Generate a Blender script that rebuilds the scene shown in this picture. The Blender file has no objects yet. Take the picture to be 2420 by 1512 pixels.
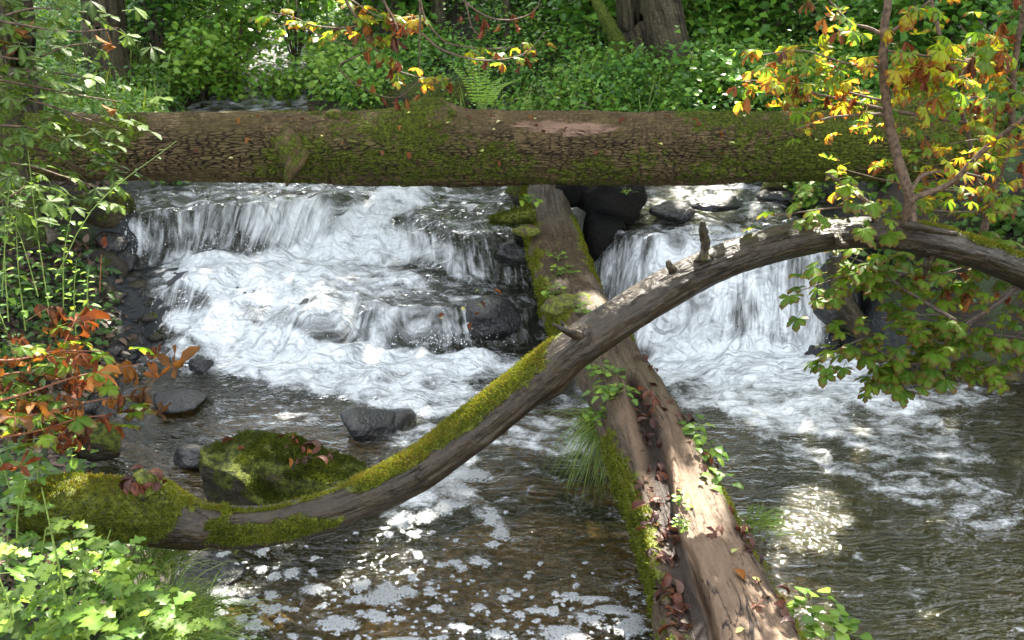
import bpy, math, random
import numpy as np
from mathutils import Vector, Matrix
random.seed(7); RNG = np.random.default_rng(7)
sc = bpy.context.scene; COL = sc.collection
R = lambda a: float(a) * math.pi / 180 if np.ndim(a) == 0 else np.asarray(a, float) * math.pi / 180
# ------------------------------------------------------------------ camera, sky, sun, exposure
CH, PITCH, HF = 2.4, 22.0, 54.0
cam_d = bpy.data.cameras.new('camera'); cam = bpy.data.objects.new('camera', cam_d); COL.objects.link(cam)
cam.location = (0, 0, CH); cam.rotation_euler = (R(90 - PITCH), 0, 0)
cam_d.sensor_width = 36; cam_d.angle = R(HF); cam_d.clip_start = .05; cam_d.clip_end = 300
cam_d.dof.use_dof = True; cam_d.dof.focus_distance = 4.3; cam_d.dof.aperture_fstop = 6.3
sc.camera = cam
SUN_EL, SUN_AZ = 50.0, 18.0           # azimuth clockwise from +Y (ahead of the camera, a little right)
world = bpy.data.worlds.new("World"); sc.world = world; world.use_nodes = True
wn = world.node_tree; wn.nodes.clear()
sky = wn.nodes.new('ShaderNodeTexSky'); sky.sky_type = 'NISHITA'; sky.sun_disc = False
sky.sun_elevation = R(SUN_EL); sky.sun_rotation = R(SUN_AZ); sky.air_density = 1.0; sky.dust_density = 2.0
bg = wn.nodes.new('ShaderNodeBackground'); bg.inputs[1].default_value = .15
wo = wn.nodes.new('ShaderNodeOutputWorld')
hs = wn.nodes.new('ShaderNodeHueSaturation'); hs.inputs['Saturation'].default_value = .3; hs.inputs['Value'].default_value = 1.1   # thin high cloud pales the blue
wn.links.new(sky.outputs[0], hs.inputs['Color']); wn.links.new(hs.outputs[0], bg.inputs[0]); wn.links.new(bg.outputs[0], wo.inputs[0])
SD = np.array([math.sin(R(SUN_AZ)) * math.cos(R(SUN_EL)), math.cos(R(SUN_AZ)) * math.cos(R(SUN_EL)), math.sin(R(SUN_EL))])
sl = bpy.data.lights.new('sun', 'SUN'); sl.energy = 5.0; sl.angle = R(.53); sl.color = (1, .93, .82)
so = bpy.data.objects.new('sun', sl); COL.objects.link(so)
so.rotation_euler = Vector(SD).to_track_quat('Z', 'Y').to_euler(); so.location = (3, 8, 12)
sc.view_settings.view_transform = 'Standard'; sc.view_settings.look = 'None'
sc.view_settings.exposure = 2.98; sc.view_settings.gamma = 1; sc.view_settings.use_curve_mapping = False
sc.cycles.max_bounces = 8; sc.cycles.transparent_max_bounces = 10
sc.cycles.caustics_reflective = False; sc.cycles.caustics_refractive = False
# ------------------------------------------------------------------ helpers: pixels of the photo (2420 x 1512) to points
SX = 2 * math.tan(R(HF / 2)); CP, SP = math.cos(R(PITCH)), math.sin(R(PITCH))
def ray(px, py):
    u = (px / 2420 - .5) * SX; v = (.5 - py / 1512) * SX * .625
    return np.array([u, CP + SP * v, -SP + CP * v])
def at_y(px, py, y):
    d = ray(px, py); t = y / d[1]; return np.array([0, 0, CH]) + d * t
def at_z(px, py, z):
    d = ray(px, py); t = (z - CH) / d[2]; return np.array([0, 0, CH]) + d * t
def at_plane(px, py, a, b):
    d = ray(px, py); t = (a - CH) / (d[2] - b * d[1]); return np.array([0, 0, CH]) + d * t
def proj(x, y, z):
    dz = z - CH; dep = y * CP - dz * SP; v = (y * SP + dz * CP) / dep; u = x / dep
    return (u / SX + .5) * 2420, (.5 - v / (SX * .625)) * 1512
# ------------------------------------------------------------------ noise
def _h(i, j, k, s):
    n = (i * 374761393 + j * 668265263 + k * 2147483647 + s * 1274126177) & 0xffffffff
    n = ((n ^ (n >> 13)) * 1274126177) & 0xffffffff; n = ((n ^ (n >> 15)) * 2246822519) & 0xffffffff
    return ((n ^ (n >> 16)) & 0xffffff) / float(0xffffff)
def vn(x, y, z=0., s=0):
    x, y, z = np.broadcast_arrays(np.asarray(x, float), np.asarray(y, float), np.asarray(z, float))
    i, j, k = np.floor(x).astype(np.int64), np.floor(y).astype(np.int64), np.floor(z).astype(np.int64)
    f, g, h = x - i, y - j, z - k
    f, g, h = [a * a * a * (a * (a * 6 - 15) + 10) for a in (f, g, h)]
    r = 0
    for a in (0, 1):
        for b in (0, 1):
            for c in (0, 1):
                r = r + _h(i + a, j + b, k + c, s) * (f if a else 1 - f) * (g if b else 1 - g) * (h if c else 1 - h)
    return r
def fbm(x, y, z=0., o=4, s=0, p=.5):
    r, a, t = 0, 1, 0
    for n in range(o):
        r = r + a * vn(np.asarray(x) * 2 ** n + 17.3 * n, np.asarray(y) * 2 ** n + 5.1 * n, np.asarray(z) * 2 ** n, s + n); t += a; a *= p
    return r / t
def worley(x, y, s=0):
    i, j = np.floor(x).astype(np.int64), np.floor(y).astype(np.int64)
    f1 = np.full(x.shape, 9.); f2 = f1.copy(); idv = np.zeros(x.shape)
    for a in (-1, 0, 1):
        for b in (-1, 0, 1):
            cx = i + a + .1 + .8 * _h(i + a, j + b, i * 0, s); cy = j + b + .1 + .8 * _h(i + a, j + b, i * 0, s + 9)
            d = np.hypot(x - cx, y - cy); m = d < f1
            f2 = np.where(m, f1, np.minimum(f2, d)); idv = np.where(m, _h(i + a, j + b, i * 0, s + 5), idv); f1 = np.where(m, d, f1)
    return f1, f2, idv
def ss(a, b, x):
    t = np.clip((x - a) / (b - a), 0, 1); return t * t * (3 - 2 * t)
# ------------------------------------------------------------------ meshes and objects
def mesh_np(name, V, F, attrs=None, mat=None, smooth=True):
    V = np.ascontiguousarray(V, dtype=np.float32); F = np.ascontiguousarray(F, dtype=np.int32)
    me = bpy.data.meshes.new(name); nf, k = F.shape
    me.vertices.add(len(V)); me.vertices.foreach_set('co', V.ravel())
    me.loops.add(nf * k); me.loops.foreach_set('vertex_index', F.ravel())
    me.polygons.add(nf); me.polygons.foreach_set('loop_start', np.arange(nf, dtype=np.int32) * k)
    me.update(calc_edges=True)
    if smooth: me.polygons.foreach_set('use_smooth', np.ones(nf, dtype=bool))
    for n, a in (attrs or {}).items():
        a = np.asarray(a, dtype=np.float32)
        if a.ndim == 1:
            me.attributes.new(n, 'FLOAT', 'POINT').data.foreach_set('value', a)
        else:
            me.attributes.new(n, 'FLOAT_VECTOR', 'POINT').data.foreach_set('vector', a.ravel())
    if mat: me.materials.append(mat)
    return me
def ob(name, me, parent=None, loc=None):
    o = bpy.data.objects.new(name, me); COL.objects.link(o)
    if parent is not None: o.parent = parent
    if loc is not None: o.location = loc
    return o
def tag(o, label=None, cat=None, group=None, kind=None):
    for k, v in (('label', label), ('category', cat), ('group', group), ('kind', kind)):
        if v: o[k] = v
    return o
def empty(name, loc, label, cat, group=None):
    o = bpy.data.objects.new(name, None); COL.objects.link(o); o.location = Vector([float(c) for c in loc]); o.empty_display_size = .05
    return tag(o, label, cat, group)
def smooth_path(P, n):
    P = np.asarray(P, float); m = len(P)
    d = np.r_[0, np.cumsum(np.maximum(np.linalg.norm(np.diff(P[:, :3], axis=0), axis=1), 1e-5))]
    E = np.vstack([2 * P[0] - P[1], P, 2 * P[-1] - P[-2]]); out = []
    for s in np.linspace(0, d[-1], n):
        i = min(max(np.searchsorted(d, s, side='right') - 1, 0), m - 2); t = (s - d[i]) / (d[i + 1] - d[i])
        a, b, c, e = E[i], E[i + 1], E[i + 2], E[i + 3]
        out.append(.5 * ((2 * b) + (c - a) * t + (2 * a - 5 * b + 4 * c - e) * t * t + (3 * b - a - 3 * c + e) * t ** 3))
    return np.array(out)
def frames(C, ref=(0, 0, 1)):
    T = np.gradient(C, axis=0); T /= np.linalg.norm(T, axis=1)[:, None]
    S = np.cross(T, np.array(ref, float)); S /= np.maximum(np.linalg.norm(S, axis=1), 1e-6)[:, None]
    return T, S, np.cross(S, T)
def grid_faces(n, m, wrap=False):
    i = np.arange(n - 1)[:, None]; j = np.arange(m if wrap else m - 1)[None, :]; j2 = (j + 1) % m
    return np.stack([i * m + j + 0 * i, i * m + j2, (i + 1) * m + j2, (i + 1) * m + j], -1).reshape(-1, 4)
def tube_grid(P, n, m, disp=None, ref=(0, 0, 1)):
    """P rows x,y,z,r -> vertex grid; theta=0 side, 90deg = up; disp(s, th, r) gives a radial offset"""
    Q = smooth_path(P, n); C, r = Q[:, :3], np.maximum(Q[:, 3], .0005); T, S, N = frames(C, ref)
    th = np.linspace(0, 2 * math.pi, m, endpoint=False)
    s = np.r_[0, np.cumsum(np.linalg.norm(np.diff(C, axis=0), axis=1))]
    TH, SS = np.meshgrid(th, s); RR = np.repeat(r[:, None], m, 1)
    rad = RR + (disp(SS, TH, RR) if disp else 0)
    D = S[:, None, :] * np.cos(TH)[..., None] + N[:, None, :] * np.sin(TH)[..., None]
    return C[:, None, :] + D * rad[..., None], D, SS, TH, RR
def tube_simple(P, n=8, m=6, ref=(0, 0, 1)):
    V, *_ = tube_grid(P, n, m, None, ref); return V.reshape(-1, 3), grid_faces(n, m, True)
def join(parts):
    Vs, Fs, o = [], [], 0
    for V, F in parts: Vs.append(V); Fs.append(F + o); o += len(V)
    return np.vstack(Vs), np.vstack(Fs)
def normals_grid(V, wrap=True):
    du = np.gradient(V, axis=0); dv = (np.roll(V, -1, 1) - np.roll(V, 1, 1)) if wrap else np.gradient(V, axis=1)
    N = np.cross(dv, du); return N / np.maximum(np.linalg.norm(N, axis=2), 1e-9)[..., None]
def unit(v): return v / np.maximum(np.linalg.norm(v, axis=-1), 1e-9)[..., None]
def rnd(a, b, n=None): return RNG.uniform(a, b, n)
# ------------------------------------------------------------------ materials
class M:
    def __init__(s, name):
        s.m = bpy.data.materials.new(name); s.m.use_nodes = True; s.t = s.m.node_tree; s.t.nodes.clear()
        s.out = s.t.nodes.new('ShaderNodeOutputMaterial')
    def n(s, ty, ins=None, **kw):
        x = s.t.nodes.new('ShaderNode' + ty)
        for k, v in kw.items(): setattr(x, k, v)
        for k, v in (ins or {}).items(): s.set(x.inputs[k], v)
        return x
    def set(s, sock, v):
        if hasattr(v, 'outputs'): v = v.outputs[0]
        if isinstance(v, bpy.types.NodeSocket): s.t.links.new(v, sock)
        else: sock.default_value = v
    def attr(s, name, vec=False): return s.n('Attribute', attribute_name=name).outputs['Vector' if vec else 'Fac']
    def math(s, op, a, b=0., clamp=False):
        x = s.n('Math', operation=op, use_clamp=clamp); s.set(x.inputs[0], a); s.set(x.inputs[1], b); return x.outputs[0]
    def noise(s, vec, scale, det=4, rough=.55, dist=0.):
        return s.n('TexNoise', {'Vector': vec, 'Scale': scale, 'Detail': det, 'Roughness': rough, 'Distortion': dist}).outputs['Fac']
    def mixc(s, f, a, b, mode='MIX'):
        x = s.n('Mix', data_type='RGBA', blend_type=mode); s.set(x.inputs[0], f); s.set(x.inputs[6], a); s.set(x.inputs[7], b); return x.outputs[2]
    def ramp(s, f, stops):
        x = s.n('ValToRGB'); s.set(x.inputs[0], f); e = x.color_ramp.elements
        for i, (p, c) in enumerate(stops):
            el = e[i] if i < 2 else e.new(p)
            el.position = p; el.color = (c, c, c, 1) if isinstance(c, (int, float)) else (*c, 1)
        return x.outputs[0]
    def step(s, a, b, x):
        r = s.n('MapRange', interpolation_type='SMOOTHSTEP'); s.set(r.inputs[0], x); s.set(r.inputs[1], a); s.set(r.inputs[2], b); return r.outputs[0]
    def obj(s): return s.n('TexCoord').outputs['Object']
    def pos(s): return s.n('NewGeometry').outputs['Position']
    def scale(s, v, k):
        x = s.n('VectorMath', operation='MULTIPLY'); s.set(x.inputs[0], v); x.inputs[1].default_value = k; return x.outputs[0]
    def bump(s, h, st, d=.01):
        return s.n('Bump', {'Height': h, 'Strength': st, 'Distance': d}).outputs[0]
    def pbr(s, col, rough=.7, spec=.5, nrm=None):
        p = s.n('BsdfPrincipled'); s.set(p.inputs['Base Color'], col); s.set(p.inputs['Roughness'], rough)
        s.set(p.inputs['Specular IOR Level'], spec)
        if nrm is not None: s.set(p.inputs['Normal'], nrm)
        return p.outputs[0]
    def mixs(s, f, a, b):
        x = s.n('MixShader'); s.set(x.inputs[0], f); s.set(x.inputs[1], a); s.set(x.inputs[2], b); return x.outputs[0]
    def done(s, sh): s.set(s.out.inputs[0], sh); return s.m
C4 = lambda r, g, b: (r, g, b, 1)

def mat_bark(name, base, dark, moss=(.085, .11, .016), mossd=(.022, .035, .008), spec=.3, rough=.8, fine=60, wood=(.24, .15, .1)):
    m = M(name); o = m.pos(); cr = m.attr('crack_dark'); ms = m.attr('moss'); wd = m.attr('bare')
    n1 = m.noise(o, 7, 5); n2 = m.noise(o, fine, 5, .6); n3 = m.noise(o, 2.1, 3)
    c = m.mixc(m.step(.35, .65, n1), C4(*base), C4(*[k * .55 for k in base]))
    c = m.mixc(m.step(.45, .7, n2), c, C4(*[min(1, k * 1.7) for k in base]))
    c = m.mixc(m.step(.5, .7, n3), c, C4(base[0] * .9, base[1] * 1.02, base[2] * .8))
    c = m.mixc(cr, c, C4(*dark))
    fb = m.attr('fib', True); grain = m.noise(m.scale(fb, (3.5, 70, 1)), 1., 5, .6, .4); g2 = m.noise(m.scale(fb, (2.2, 22, 1)), 1., 4, .55, .8)
    line = m.step(.022, .004, m.math('ABSOLUTE', m.math('SUBTRACT', g2, .5))); line = m.math('MULTIPLY', line, m.step(.42, .6, m.noise(fb, 6, 3)))
    c = m.mixc(m.math('MULTIPLY', m.step(.6, .35, grain), .25 if name == 'arch_bark' else .55), c, C4(*[k * .4 for k in base])); c = m.mixc(m.math('MULTIPLY', line, {'log_bark': 0., 'arch_bark': .35}.get(name, .8)), c, C4(*dark))
    w = m.mixc(grain, C4(*[k * .45 for k in wood]), C4(*wood)); w = m.mixc(m.step(.5, .7, n1), w, C4(*[k * .45 for k in wood])); w = m.mixc(line, w, C4(*dark)); w = m.mixc(m.math('MULTIPLY', m.step(.6, .72, n2), .6), w, C4(*dark))
    c = m.mixc(wd, c, w)
    mc = m.mixc(m.step(.3, .7, n2), C4(*mossd), C4(*moss))
    mf = m.step(.4, .62, m.math('ADD', ms, m.math('MULTIPLY', m.math('SUBTRACT', m.noise(o, 22, 6, .65), .5), 1.5)))
    c = m.mixc(mf, c, mc)
    rg = m.math('ADD', rough, m.math('MULTIPLY', mf, .15), True)
    h = m.math('ADD', m.math('ADD', n2, m.math('SUBTRACT', grain, m.math('MULTIPLY', line, 1.5))), m.math('MULTIPLY', mf, m.noise(o, 150, 3)))
    return m.done(m.pbr(c, rg, spec, m.bump(h, .7, .01)))
def mat_leaf(name, cols, tipc=None, trans=.45, rough=.42, spec=.45, attr=False, bump=.4, shift=0., vk=.6):
    """colour varies from leaf to leaf; tips may be withered"""
    m = M(name); o = m.obj()
    f = m.attr('tint') if attr else m.n('ObjectInfo').outputs['Random']
    nn = m.noise(m.pos(), 14 if attr else 35, 3)
    f2 = m.math('ADD', f, m.math('MULTIPLY', m.math('SUBTRACT', nn, .5), .35), True)
    k = len(cols); c = m.ramp(f2, [(i / (k - 1), cl) for i, cl in enumerate(cols)])
    if tipc:
        t = m.math('ADD', m.attr('tip'), m.math('MULTIPLY', m.math('SUBTRACT', m.noise(m.pos(), 40, 3), .5), 1.3))
        t = m.math('ADD', t, m.math('MULTIPLY', m.math('SUBTRACT', f, .5), .9 + shift))
        c = m.mixc(m.step(.62, .95, t), c, C4(*tipc))
    vein = m.attr('vein'); c = m.mixc(m.math('MULTIPLY', vein, vk), c, m.mixc(.3, c, C4(.35, .4, .15)))
    h = m.noise(m.pos(), 90, 2)
    b = m.pbr(c, rough, spec, m.bump(h, bump, .004))
    tc = m.mixc(1.0, c, C4(1.35, 1.3, .65), 'MULTIPLY')
    tr = m.n('BsdfTranslucent', {'Color': tc}).outputs[0]
    return m.done(m.mixs(trans, b, tr))
# greens and autumn colours
MAT = {}
MAT['leaf_green'] = mat_leaf('leaf_green', [(.010, .032, .003), (.024, .062, .004), (.06, .11, .007)], spec=.15, rough=.5)
MAT['leaf_fresh'] = mat_leaf('leaf_fresh', [(.03, .09, .006), (.08, .17, .012), (.18, .27, .02)], spec=.3, rough=.38, trans=.42)
MAT['leaf_turn'] = mat_leaf('leaf_turn', [(.05, .13, .008), (.11, .2, .01), (.28, .33, .012), (.42, .3, .015)], (.2, .05, .01), trans=.7, shift=-.55, spec=.3)
MAT['leaf_lower'] = mat_leaf('leaf_lower', [(.035, .1, .004), (.08, .17, .006), (.15, .24, .01)], (.12, .06, .015), trans=.65, shift=-.9, spec=.2)
MAT['leaf_dry'] = mat_leaf('leaf_dry', [(.045, .014, .008), (.1, .024, .010), (.13, .03, .010), (.2, .075, .014), (.06, .026, .012)], trans=.3, rough=.65, spec=.15, bump=.8, vk=.1)
MAT['leaf_litter'] = mat_leaf('leaf_litter', [(.018, .008, .006), (.045, .016, .01), (.09, .028, .012), (.07, .04, .026)], trans=.1, rough=.5, spec=.2, bump=.8, vk=0)
MAT['leaf_pale'] = mat_leaf('leaf_pale', [(.35, .32, .2), (.45, .42, .1), (.25, .3, .08)], trans=.2, rough=.5)
MAT['cover_far'] = mat_leaf('cover_far', [(.025, .08, .016), (.06, .16, .022), (.12, .26, .03), (.24, .37, .05)], attr=True, trans=.4, rough=.4, spec=.5)
MAT['cover_near'] = mat_leaf('cover_near', [(.03, .08, .015), (.06, .13, .02), (.11, .19, .03)], attr=True, trans=.45)
MAT['sun_block_leaf'] = mat_leaf('sun_block_leaf', [(.03, .08, .015), (.06, .13, .02), (.1, .15, .03)], attr=True, trans=.5)
MAT['moss_tuft'] = mat_leaf('moss_tuft', [(.02, .028, .004), (.05, .062, .006), (.11, .13, .009), (.12, .085, .014)], attr=True, trans=.35, rough=.8, spec=.15)
MAT['moss_dull'] = mat_leaf('moss_dull', [(.015, .02, .004), (.035, .045, .006), (.065, .08, .01)], attr=True, trans=.3, rough=.85, spec=.1)
MAT['grass'] = mat_leaf('grass', [(.06, .12, .015), (.12, .2, .03), (.22, .26, .05)], attr=True, trans=.4)
MAT['debris'] = mat_leaf('debris', [(.02, .014, .01), (.05, .03, .018), (.1, .05, .03), (.14, .09, .06)], attr=True, trans=.0, rough=.6)
def mat_plain(name, col, rough=.6, spec=.4, sc_=30, var=.5, bs=.5):
    m = M(name); n = m.noise(m.pos(), sc_, 5)
    c = m.mixc(m.step(.3, .7, n), C4(*[k * (1 - var) for k in col]), C4(*[min(1, k * (1 + var)) for k in col]))
    return m.done(m.pbr(c, rough, spec, m.bump(n, bs, .01)))
MAT['twig'] = mat_plain('twig_bark', (.075, .05, .032), .7, .2, 60)
MAT['twig_dark'] = mat_plain('twig_dark', (.05, .035, .026), .7, .3, 60)
MAT['stem_green'] = mat_plain('stem_green', (.14, .2, .04), .5, .4, 40, .3)
MAT['stem_red'] = mat_plain('stem_red', (.16, .06, .03), .6, .3, 40, .3)
MAT['log_bark'] = mat_bark('log_bark', (.078, .054, .024), (.006, .004, .003), moss=(.075, .09, .009), mossd=(.018, .024, .004), spec=.15)
MAT['arch_bark'] = mat_bark('arch_bark', (.026, .018, .009), (.006, .004, .003), moss=(.11, .125, .008), mossd=(.02, .028, .004), spec=.25, rough=.36, fine=45)
MAT['cross_bark'] = mat_bark('cross_bark', (.06, .041, .024), (.018, .012, .009), moss=(.12, .13, .016), mossd=(.045, .055, .01), spec=.2, rough=.55, wood=(.15, .098, .06))
MAT['tree_bark'] = mat_bark('tree_bark', (.06, .05, .03), (.012, .01, .007), spec=.15)
def mat_rock(name, base=(.009, .0095, .010), mossy=0., wet=.28, sp=.5, tan=(.024, .022, .018)):
    m = M(name); o = m.pos(); n1 = m.noise(o, 5, 5); n2 = m.noise(o, 40, 5, .6)
    nz = m.n('SeparateXYZ'); m.set(nz.inputs[0], m.n('NewGeometry').outputs['Normal'])
    c = m.mixc(m.step(.35, .7, n1), C4(*base), C4(*tan)); c = m.mixc(m.step(.45, .75, n2), c, C4(*[k * .45 for k in base]))
    mf = m.step(.45, .6, m.math('ADD', m.math('ADD', m.math('MULTIPLY', nz.outputs[2], .45), mossy - .55), m.noise(o, 9, 4)))
    mf = m.math('MULTIPLY', mf, 1. if mossy > 0 else 0.)
    c = m.mixc(mf, c, m.mixc(m.step(.35, .65, n2), C4(.012, .016, .003), C4(.06, .07, .008)))
    return m.done(m.pbr(c, m.math('ADD', wet, m.math('MULTIPLY', mf, .6), True), sp, m.bump(m.math('ADD', n2, m.math('MULTIPLY', n1, 2)), .8, .02)))
MAT['rock_wet'] = mat_rock('rock_wet'); MAT['rock_bank'] = mat_rock('rock_bank', (.022, .02, .015), .1, .55, .25, (.06, .048, .032)); MAT['rock_shade_black'] = mat_rock('rock_shade_black', (.005, .005, .005), 0, .8, .1, (.011, .010, .008))  # last one: deep shade under the log put into a near-black rock colour
MAT['rock_moss'] = mat_rock('rock_moss', (.025, .022, .014), .5, .6, .25, (.07, .05, .022))
def mat_ground():
    m = M('ground'); o = m.pos(); z = m.attr('zone'); n1 = m.noise(o, 3, 5); n2 = m.noise(o, 25, 6, .65); n3 = m.noise(m.scale(o, (1, 2, 1)), 1.6, 3)
    v = m.n('TexVoronoi', {'Vector': o, 'Scale': 16.}).outputs['Distance']
    soil = m.mixc(n2, C4(.008, .006, .004), C4(.035, .024, .014)); soil = m.mixc(m.step(.5, .65, n1), soil, C4(.03, .05, .015))
    bed = m.mixc(m.step(.3, .7, n2), C4(.1, .055, .02), C4(.34, .18, .07)); bed = m.mixc(m.step(.48, .62, n3), bed, C4(.035, .032, .018))
    bed = m.mixc(m.step(.25, .1, v), bed, C4(.13, .1, .07))
    rock = m.mixc(n2, C4(.008, .01, .011), C4(.03, .033, .034))
    c = m.mixc(m.step(0., 1., z), bed, soil); c = m.mixc(m.step(1.2, 1.9, z), c, rock)
    return m.done(m.pbr(c, m.mixc(m.step(1.2, 1.9, z), C4(.7, .7, .7), C4(.3, .3, .3)), .4, m.bump(m.math('ADD', n2, n1), .9, .03)))
MAT['ground'] = mat_ground()
def mat_water():
    m = M('stream_water'); fo = m.attr('foam'); fl = m.attr('flow', True); pos = m.pos(); tb = m.attr('turb'); dk = m.attr('murk')
    s1 = m.noise(m.scale(fl, (13, 2.2, 1)), 1., 5, .62, .9); s2 = m.noise(m.scale(fl, (44, 5, 1)), 1., 4, .6, .5)
    c1 = m.noise(m.scale(pos, (8, 11, 3)), 1., 5, .58, .45); c2 = m.noise(m.scale(pos, (60, 80, 20)), 1., 3, .6, .1)
    fall = m.attr('fall')
    st = m.math('ADD', m.math('MULTIPLY', s1, .62), m.math('MULTIPLY', s2, .38)); cc = m.math('ADD', m.math('MULTIPLY', c1, .75), m.math('MULTIPLY', c2, .25))
    tex = m.n('Mix', data_type='FLOAT'); m.set(tex.inputs[0], fall); m.set(tex.inputs[2], cc); m.set(tex.inputs[3], st); tex = tex.outputs[0]
    x = m.math('ADD', fo, m.math('MULTIPLY', m.math('SUBTRACT', tex, .5), 2.1))
    mask = m.step(.3, 1.0, x)
    # fine bump
    w1 = m.noise(m.scale(pos, (5.5, 12, 1)), 1., 2, .5, 1.6); w2 = m.noise(m.scale(pos, (17, 34, 1)), 1., 2, .5, 1.4)
    hh = m.math('ADD', m.math('MULTIPLY', w1, 1.), m.math('MULTIPLY', w2, .38))
    b1 = m.n('Bump', {'Height': hh, 'Distance': .075}); m.set(b1.inputs['Strength'], tb)
    b2 = m.n('Bump', {'Height': m.math('ADD', tex, m.math('MULTIPLY', mask, .3)), 'Strength': .45, 'Distance': .022}); m.set(b2.inputs['Normal'], b1.outputs[0])
    tint = m.mixc(m.noise(pos, 1.7, 3), C4(.74, .72, .52), C4(.52, .58, .42))
    tr = m.n('BsdfTransparent', {'Color': tint}).outputs[0]
    mk = m.n('BsdfDiffuse', {'Color': C4(.030, .031, .011)}).outputs[0]
    body = m.mixs(dk, tr, mk)
    gl = m.n('BsdfGlossy', {'Color': C4(1, 1, 1), 'Roughness': .07}); m.set(gl.inputs['Normal'], b1.outputs[0])
    fr = m.n('Fresnel', {'IOR': 1.34}); m.set(fr.inputs['Normal'], b1.outputs[0])
    wat = m.mixs(m.math('MULTIPLY', fr.outputs[0], 1.3, True), body, gl.outputs[0])
    dif = m.pbr(m.mixc(m.step(.2, .9, tex), C4(.74, .79, .8), C4(.93, .94, .93)), .45, .4, b2.outputs[0])
    trl = m.n('BsdfTranslucent', {'Color': C4(.8, .86, .88)}).outputs[0]
    return m.done(m.mixs(mask, wat, m.mixs(.3, dif, trl)))
MAT['water'] = mat_water()
def mat_foam():
    m = M('foam_patch'); n = m.n('TexVoronoi', {'Vector': m.pos(), 'Scale': 90.}).outputs['Distance']; nn = m.noise(m.pos(), 34, 4, .6)
    c = m.mixc(m.step(.1, .5, n), C4(.1, .11, .11), C4(.24, .25, .25))
    al = m.step(.02, .5, m.math('ADD', m.math('SUBTRACT', 1., m.attr('rim')), m.math('ADD', m.math('MULTIPLY', m.math('SUBTRACT', nn, .5), 1.5), m.math('MULTIPLY', m.math('SUBTRACT', n, .35), .5))))
    return m.done(m.mixs(m.math('MULTIPLY', al, .8), m.n('BsdfTransparent').outputs[0], m.pbr(c, .4, .5, m.bump(n, .4, .003))))
MAT['foam'] = mat_foam()
# ------------------------------------------------------------------ terrain
def pl(x, pts):
    pts = np.array(pts, float); return np.interp(x, pts[:, 0], pts[:, 1])
def xL(y): return pl(y, [(0, -.75), (1.5, -.85), (2.9, -1.08), (3.35, -1.28), (4.1, -2.0), (4.72, -2.12), (5.4, -2.12), (6, -2.4), (6.4, -2.62), (7, -2.55), (8, -2.7), (9, -3.0), (10, -2.95), (11, -2.75), (12, -2.8), (14, -3.2), (20, -7)])
def xR(y): return pl(y, [(0, 3.6), (3, 3.4), (4.5, 3.1), (5.1, 2.75), (5.3, 2.25), (5.5, 2.0), (6.3, 2.05), (7, 2.3), (7.6, .8), (8.3, -1.0), (9, -1.7), (10, -2.1), (11, -2.2), (12, -2.4), (14, -2.9), (20, -6.6)])
def water_z(x, y):
    yl = y + .12 * (fbm(x * 2.5, y * 2.5, 0, 3, 11) - .5)
    # left cascade: lower step, upper step
    lowL = pl(x, [(-2.4, 5.35), (-1.9, 5.15), (-1.4, 5.3), (-1.0, 5.28), (-.6, 5.5), (-.1, 5.5), (.1, 5.55), (.3, 6.1), (.6, 6.1)])
    lowW = pl(x, [(-2.4, .5), (-1.6, .55), (-1.2, .45), (-.9, .35), (-.6, .14), (.1, .12), (.3, .3)])
    hL = pl(x, [(-2.4, .22), (-1.2, .26), (-.7, .2), (.1, .19), (.3, .1), (.6, .1)])
    upL = pl(x, [(-2.7, 6.1), (-2.2, 6.18), (-1.5, 6.18), (-1.0, 6.2), (-.4, 5.98), (.1, 6.0), (.3, 6.3), (.6, 6.2)])
    upW = pl(x, [(-2.6, .2), (-1.2, .2), (-1.0, .5), (-.7, .6), (-.4, .3), (.2, .25), (.6, .2)])
    hU = pl(x, [(-2.6, .33), (-1, .32), (-.3, .25), (.2, .27), (.6, .45)])
    zl = hL * ss(0, 1, (yl - lowL) / lowW) + hU * ss(0, 1, (yl - upL) / upW)
    zl = zl + .06 * ss(5.5, 6.1, y) * ss(.3, -.2, x)
    # right fall
    rl = pl(x, [(.5, 5.6), (.8, 5.42), (1.4, 5.4), (1.85, 5.5), (2.1, 5.6)])
    zr = .6 * ss(0, 1, (yl - rl) / pl(x, [(.5, .6), (.8, .45), (1.3, .4), (2, .35)])) ** .8
    w = ss(.42, .56, x); z = zl * (1 - w) + zr * w
    z = z + .07 * ss(6.1, 7., y) - .02
    z = z + .3 * ss(9.5, 11.3, y) + .9 * ss(11.5, 16, y)
    return z
BUMPS = [  # px, py, z guess, radius x, radius y, height : boulders under the falling water
    (500, 540, .55, .35, .2, .10), (640, 520, .58, .2, .15, .07), (760, 750, .2, .3, .26, .12), (730, 790, .1, .14, .12, .06), (480, 720, .15, .2, .16, .12), (640, 700, .22, .14, .12, .05),
    (430, 840, .05, .22, .14, .07), (560, 870, .0, .16, .1, .04), (820, 500, .6, .25, .2, .06), (980, 620, .35, .25, .18, .06), (1000, 720, .25, .3, .2, .04),
    (620, 810, .04, .25, .15, .04), (1640, 520, .6, .2, .2, .06), (1820, 490, .62, .2, .2, .06), (1560, 500, .6, .15, .2, .05)]
def add_bumps(x, y, z):
    for px, py, zz, rx, ry, h in BUMPS:
        p = at_z(px, py, zz); z = z + h * np.exp(-((x - p[0]) / rx) ** 2 - ((y - p[1]) / ry) ** 2)
    return z
def stream_d(x, y): return np.minimum(x - xL(y), xR(y) - x)          # >0 inside the stream
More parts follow.
